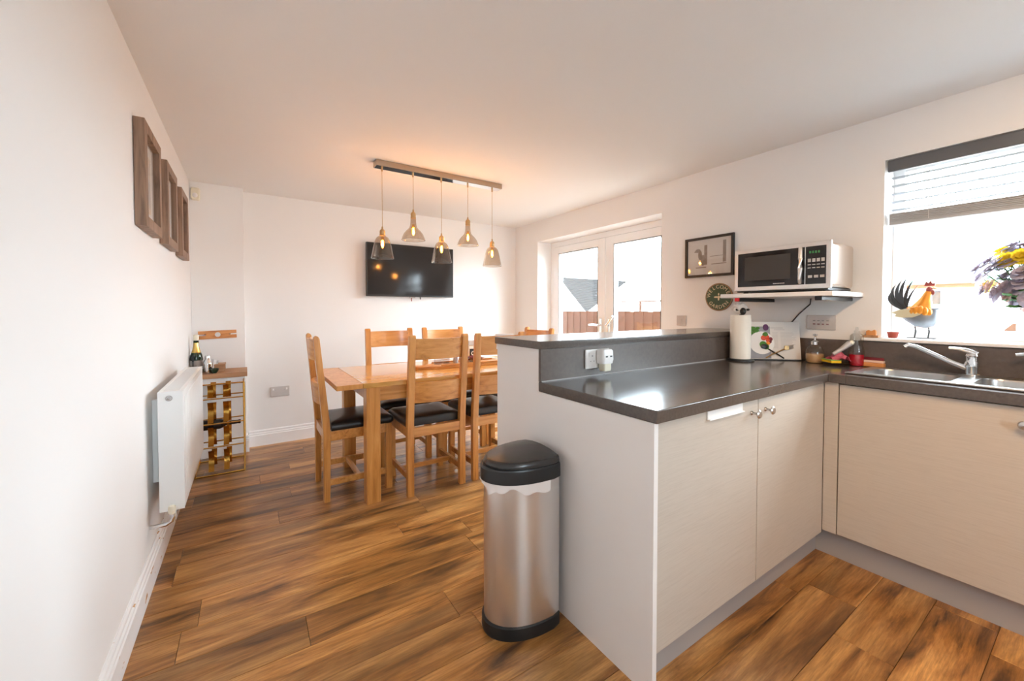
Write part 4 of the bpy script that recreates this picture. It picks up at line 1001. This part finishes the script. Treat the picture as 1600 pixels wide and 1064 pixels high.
# local +X = towards the head side
bm = bmesh.new()
rings = []
for (x, z, rx, rz_) in ((-.075, .13, .008, .02), (-.055, .125, .03, .035), (-.02, .112, .042, .05), (.02, .108, .045, .055), (.05, .115, .035, .05), (.07, .13, .012, .03)):
    rings.append([(x, rx * math.cos(2 * PI * k / 16), z + rz_ * math.sin(2 * PI * k / 16)) for k in range(16)])
loft(bm, rings, True, True); bd = obj('body', bm, 'rooster_grey', ro, smooth=60)
bm = bmesh.new(); tube(bm, [(.0, 0, .14), (.012, 0, .175), (.02, 0, .21), (.028, 0, .245)], [.049, .036, .021, .012], 14); o = obj('neck', bm, 'rooster_orange', ro, smooth=60); o['label'] = 'orange neck feathers'
bm = bmesh.new()
for k in range(18):
    a = 2 * PI * k / 18; ball(bm, (.0 + .048 * math.cos(a), .046 * math.sin(a), .142 + .008 * math.sin(3 * a)), .014, .012, .022, 8, 6)
obj('breast_feathers', bm, 'rooster_orange', ro)
bm = bmesh.new(); ball(bm, (.031, 0, .254), .013, .011, .015, 14, 10); hd = obj('head', bm, 'rooster_red', ro)
bm = bmesh.new(); tube(bm, [(.045, 0, .262), (.064, 0, .256)], [.007, .001], 8); obj('beak', bm, 'brass', hd)
bm = bmesh.new(); prism(bm, [(.012, .272), (.05, .272), (.052, .286), (.042, .284), (.036, .30), (.028, .287), (.020, .296), (.014, .284)], 'y', -.003, .003); obj('comb', bm, 'rooster_red', hd)
bm = bmesh.new(); ball(bm, (.044, 0, .238), .007, .004, .013, 10, 8); obj('wattle', bm, 'rooster_red', hd)
for sy in (-1, 1):
    bm = bmesh.new(); 
    prism(bm, [(.01, .15), (-.03, .155), (-.07, .15), (-.10, .135), (-.082, .125), (-.09, .115), (-.06, .108), (-.02, .11), (.01, .125)], 'y', sy * .046 - .003, sy * .046 + .003); obj('wing', bm, 'rooster_wing', ro)
for k, (dx, dz, s, yo) in enumerate(((-.105, .29, .9, 0), (-.085, .31, 1, .008), (-.06, .325, 1, -.006), (-.038, .31, .9, .006), (-.115, .255, .8, -.008), (-.02, .28, .7, .0))):
    bm = bmesh.new(); p0 = Vector((-.05, yo, .14)); p2 = Vector((dx + .01, yo * 1.6, dz)); p1 = Vector((dx - .04, yo, (dz + .13) / 2))
    ptsq = [(1 - t) ** 2 * p0 + 2 * t * (1 - t) * p1 + t * t * p2 for t in [i / 8 for i in range(9)]]
    wd_ = [.005, .007, .009, .011, .011, .010, .008, .005, .001]
    fr, bkk = [], []
    for q, w_ in zip(ptsq, wd_): fr.append((q.x - w_ * s * .8, q.z)); bkk.append((q.x + w_ * s * .8, q.z + .004))
    prism(bm, fr + bkk[::-1], 'y', yo - .0015, yo + .0015); obj('tail_feather', bm, 'rooster_tail', ro)
for sx in (-.02, .03):
    bm = bmesh.new(); tube(bm, [(sx, .0, .075), (sx + .004, 0, .035), (sx, 0, .003)], .0035, 8)
    for a in (-.5, 0, .5, PI): tube(bm, [(sx, 0, .003), (sx + .03 * math.cos(a), .03 * math.sin(a), .002)], .0022, 6)
    obj('leg', bm, 'rooster_tail', ro)
# flowers
fl = thing('flower_vase', 'glass vase of lilac and yellow chrysanthemums on the sill', 'flowers', (2.925, .185, SZ2))
bm = bmesh.new(); lathe(bm, [(.001, .003), (.038, .003), (.034, .06), (.036, .14), (.050, .18), (.052, .18), (.040, .14), (.037, .06), (.042, 0), (.001, 0)], 24, cap=False); obj('vase', bm, 'tumbler', fl)
def head_mesh(mat, rad, npet):
    bm = bmesh.new()
    for layer, (rr_, el, n_) in enumerate(((1, .12, npet), (.8, .45, npet - 3), (.55, .85, npet - 6))):
        for k in range(n_):
            a = 2 * PI * k / n_ + layer * .3; L_ = rad * rr_; c, s_ = math.cos(a), math.sin(a); ce, se = math.cos(el), math.sin(el); wq = rad * .24
            p = [(.1 * L_, 0), (.5 * L_, -wq), (.9 * L_, -wq * .7), (L_, 0), (.9 * L_, wq * .7), (.5 * L_, wq)]
            vs = [bm.verts.new((u * ce * c - v * s_, u * ce * s_ + v * c, u * se + .15 * rad * (u / L_) ** 2 * (-1 if layer == 0 else .3))) for u, v in p]
            bm.faces.new(vs)
    ball(bm, (0, 0, rad * .12), rad * .2, rad * .2, rad * .13, 8, 6)
    return mesh_of('flower_head', bm, mat)
HM = {'l': head_mesh('petal_lilac', .044, 15), 'y': head_mesh('petal_yellow', .040, 15), 'p': head_mesh('petal_pink', .036, 14)}
lfb = bmesh.new(); prism(lfb, [(0, 0), (.02, -.014), (.035, -.008), (.05, -.016), (.075, 0), (.05, .016), (.035, .008), (.02, .014)], 'z', -.0008, .0008); LM = mesh_of('leaf', lfb, 'leaf')
top0 = Vector((0, 0, .17))
spots = []
for k in range(3000):
    if len(spots) >= 95: break
    d = Vector((random.uniform(-.10, .06), random.uniform(-.19, .20), random.uniform(.15, .48)))
    e = Vector((d.x / .10, (d.y) / .20, (d.z - .31) / .17))
    if e.length > 1 or any((d - q).length < .033 for q in spots): continue
    spots.append(d)
for k, d in enumerate(spots):
    kind = 'y' if (k % 17 == 3) else ('p' if d.z < .26 and k % 2 else 'l')
    o = obj('flower', HM[kind], None, fl, loc=d)
    dirv = (d - Vector((0, 0, .2))).normalized(); o.rotation_euler = dirv.to_track_quat('Z', 'Y').to_euler()
    bm = bmesh.new(); tube(bm, [(0, 0, .02), (d.x * .2, d.y * .2, .17), tuple(d - dirv * .01)], .0022, 6); obj('stem', bm, 'stem', fl)
o = obj('flower', HM['y'], None, fl, loc=(-.07, .10, .375)); o.rotation_euler = Vector((-1, .4, .3)).to_track_quat('Z', 'Y').to_euler()
o = obj('flower', HM['y'], None, fl, loc=(-.085, .06, .385)); o.rotation_euler = Vector((-1, .1, .3)).to_track_quat('Z', 'Y').to_euler()
for k in range(44):
    a = random.uniform(0, 2 * PI); rr2 = random.uniform(.02, .1); o = obj('leaf', LM, None, fl, loc=(.5 * rr2 * math.cos(a), rr2 * math.sin(a) + .02, random.uniform(.16, .38))); o.rotation_euler = (random.uniform(-.5, .5), random.uniform(-.6, .3), a)
bm = bmesh.new(); tube(bm, [(0, .04, .3), (-.01, .07, .42), (-.012, .075, .50)], [.003, .003, .001], 6); obj('spike', bm, 'stem', fl)

# ------------------------------------------------------------------ outside
tag(struct('ground', B(3.19, 40, -30, 45, -.75, -.45), 'paving'), 'grey-brown ground outside the house', 'ground')
FXX = 6.8
fc = thing('garden_fence', 'brown vertical-board garden fence seen through the French doors', 'fence', (FXX, 0, -.45))
ftop = 1.19 + .45
bd_m = {}
y = 2.6; k = 0
while y < 11.5:
    wq = .122
    v = k % 4
    if v not in bd_m: bd_m[v] = mesh_of('board', B(-.012 + (v % 2) * .014, .012 + (v % 2) * .014, 0, wq - .004, .02, ftop - .01 * (v == 2), bev=.002), 'fence_wood')
    obj('board', bd_m[v], None, fc, loc=(0, y, 0)); y += wq * .96; k += 1
obj('rail', B(.04, .09, 2.6, 11.5, .35, .42), 'fence_wood', fc); obj('rail', B(.04, .09, 2.6, 11.5, ftop - .4, ftop - .33), 'fence_wood', fc)
tr_ = thing('garden_trellis', 'thin wooden rail and posts standing above the fence', 'trellis', (FXX + 1.2, 0, -.45))
for yy in (5.15, 6.45, 7.7): obj('post', B(-.02, .02, yy - .02, yy + .02, 0, 1.86), 'fence_wood', tr_)
obj('top_rail', B(-.02, .02, 4.2, 7.75, 1.861, 1.89), 'fence_wood', tr_); obj('wire', B(-.006, .006, 4.0, 8.0, 2.06, 2.07), 'cable', tr_)
# house with grey roof beyond the fence
hs = thing('neighbour_house', 'white rendered house with grey tiled roof beyond the fence', 'house', (13.0, 12.73, -.45))
obj('wall', B(.35, 6, -2.9, 6.2, 0, 1.55), 'render_white', hs)
bm = bmesh.new()
# main slope: ridge high at the back, rising away from the camera; built as overlapping courses
NC = 20
E0, E1, T0, T1 = Vector((0, .72, 1.56)), Vector((0, .84, 1.56)), Vector((1.6, -.24, 2.97)), Vector((1.6, 4.72, 3.5))
for k in range(NC):
    t0, t1 = k / NC, (k + 1.25) / NC
    p0, p1, p2, p3 = E0.lerp(T0, t0), E1.lerp(T1, t0), E1.lerp(T1, t1), E0.lerp(T0, t1)
    up = Vector((0, 0, .035)); v = [bm.verts.new(p) for p in (p0 + up, p1 + up, p2, p3, p0, p1)]
    bm.faces.new(v[:4]); bm.faces.new((v[4], v[5], v[1], v[0]))
o = obj('roof_slope', bm, 'roof_tile', hs, smooth=20); o['kind'] = 'stuff'; o['label'] = 'grey tiled roof slope in many thin courses'
for (ya, yb, yp) in ((.9, 7.5, 4.6), (-6.0, .6, -.3)):
    bm = bmesh.new(); prism(bm, [(ya, 0), (yb, 0), (yb, 1.4), (yp, 3.0), (ya, 1.5)], 'x', 1.75, 2.2); obj('gable', bm, 'render_white', hs)
h2 = thing('rear_house', 'pale rendered house with green gutter seen through the kitchen window', 'house', (12.0, 0, -.45))
obj('wall', B(0, 5, -4.5, 2.6, 0, 2.12), 'render_white', h2)
obj('gutter', B(-.14, -.02, -4.6, 2.7, 2.2, 2.32), 'gutter_green', h2)
obj('fascia', B(-.02, .1, -4.6, 2.7, 2.1215, 2.2), 'brick_far', h2)
bm = bmesh.new(); prism(bm, [(-.15, 2.325), (5, 2.325), (5, 2.5), (2.4, 2.9)], 'y', -4.6, 2.7); obj('roof', bm, 'render_white', h2)
wdw = obj('window', B(-.03, -.001, 2.02, 2.32, 1.75, 2.1, bev=.003), 'gutter_green', h2); obj('pane', B(-.034, -.031, 2.06, 2.28, 1.79, 2.06), 'black_gloss', wdw)
bm = bmesh.new(); prism(bm, [(1.05, 1.2), (1.18, 1.2), (1.18, 1.3), (1.08, 1.42), (1.05, 1.42)], 'x', -.3, -.2); obj('meter_box', bm, 'fence_wood', h2)
bm = bmesh.new(); prism(bm, [(1.75, 1.45), (2.1, 1.45), (2.1, 1.62), (2.0, 1.62)], 'x', -.4, -.3); prism(bm, [(1.8, 1.25), (2.35, 1.25), (2.3, 1.4), (2.0, 1.38)], 'x', -.4, -.3); obj('brick_plinth', bm, 'brick_far', h2)
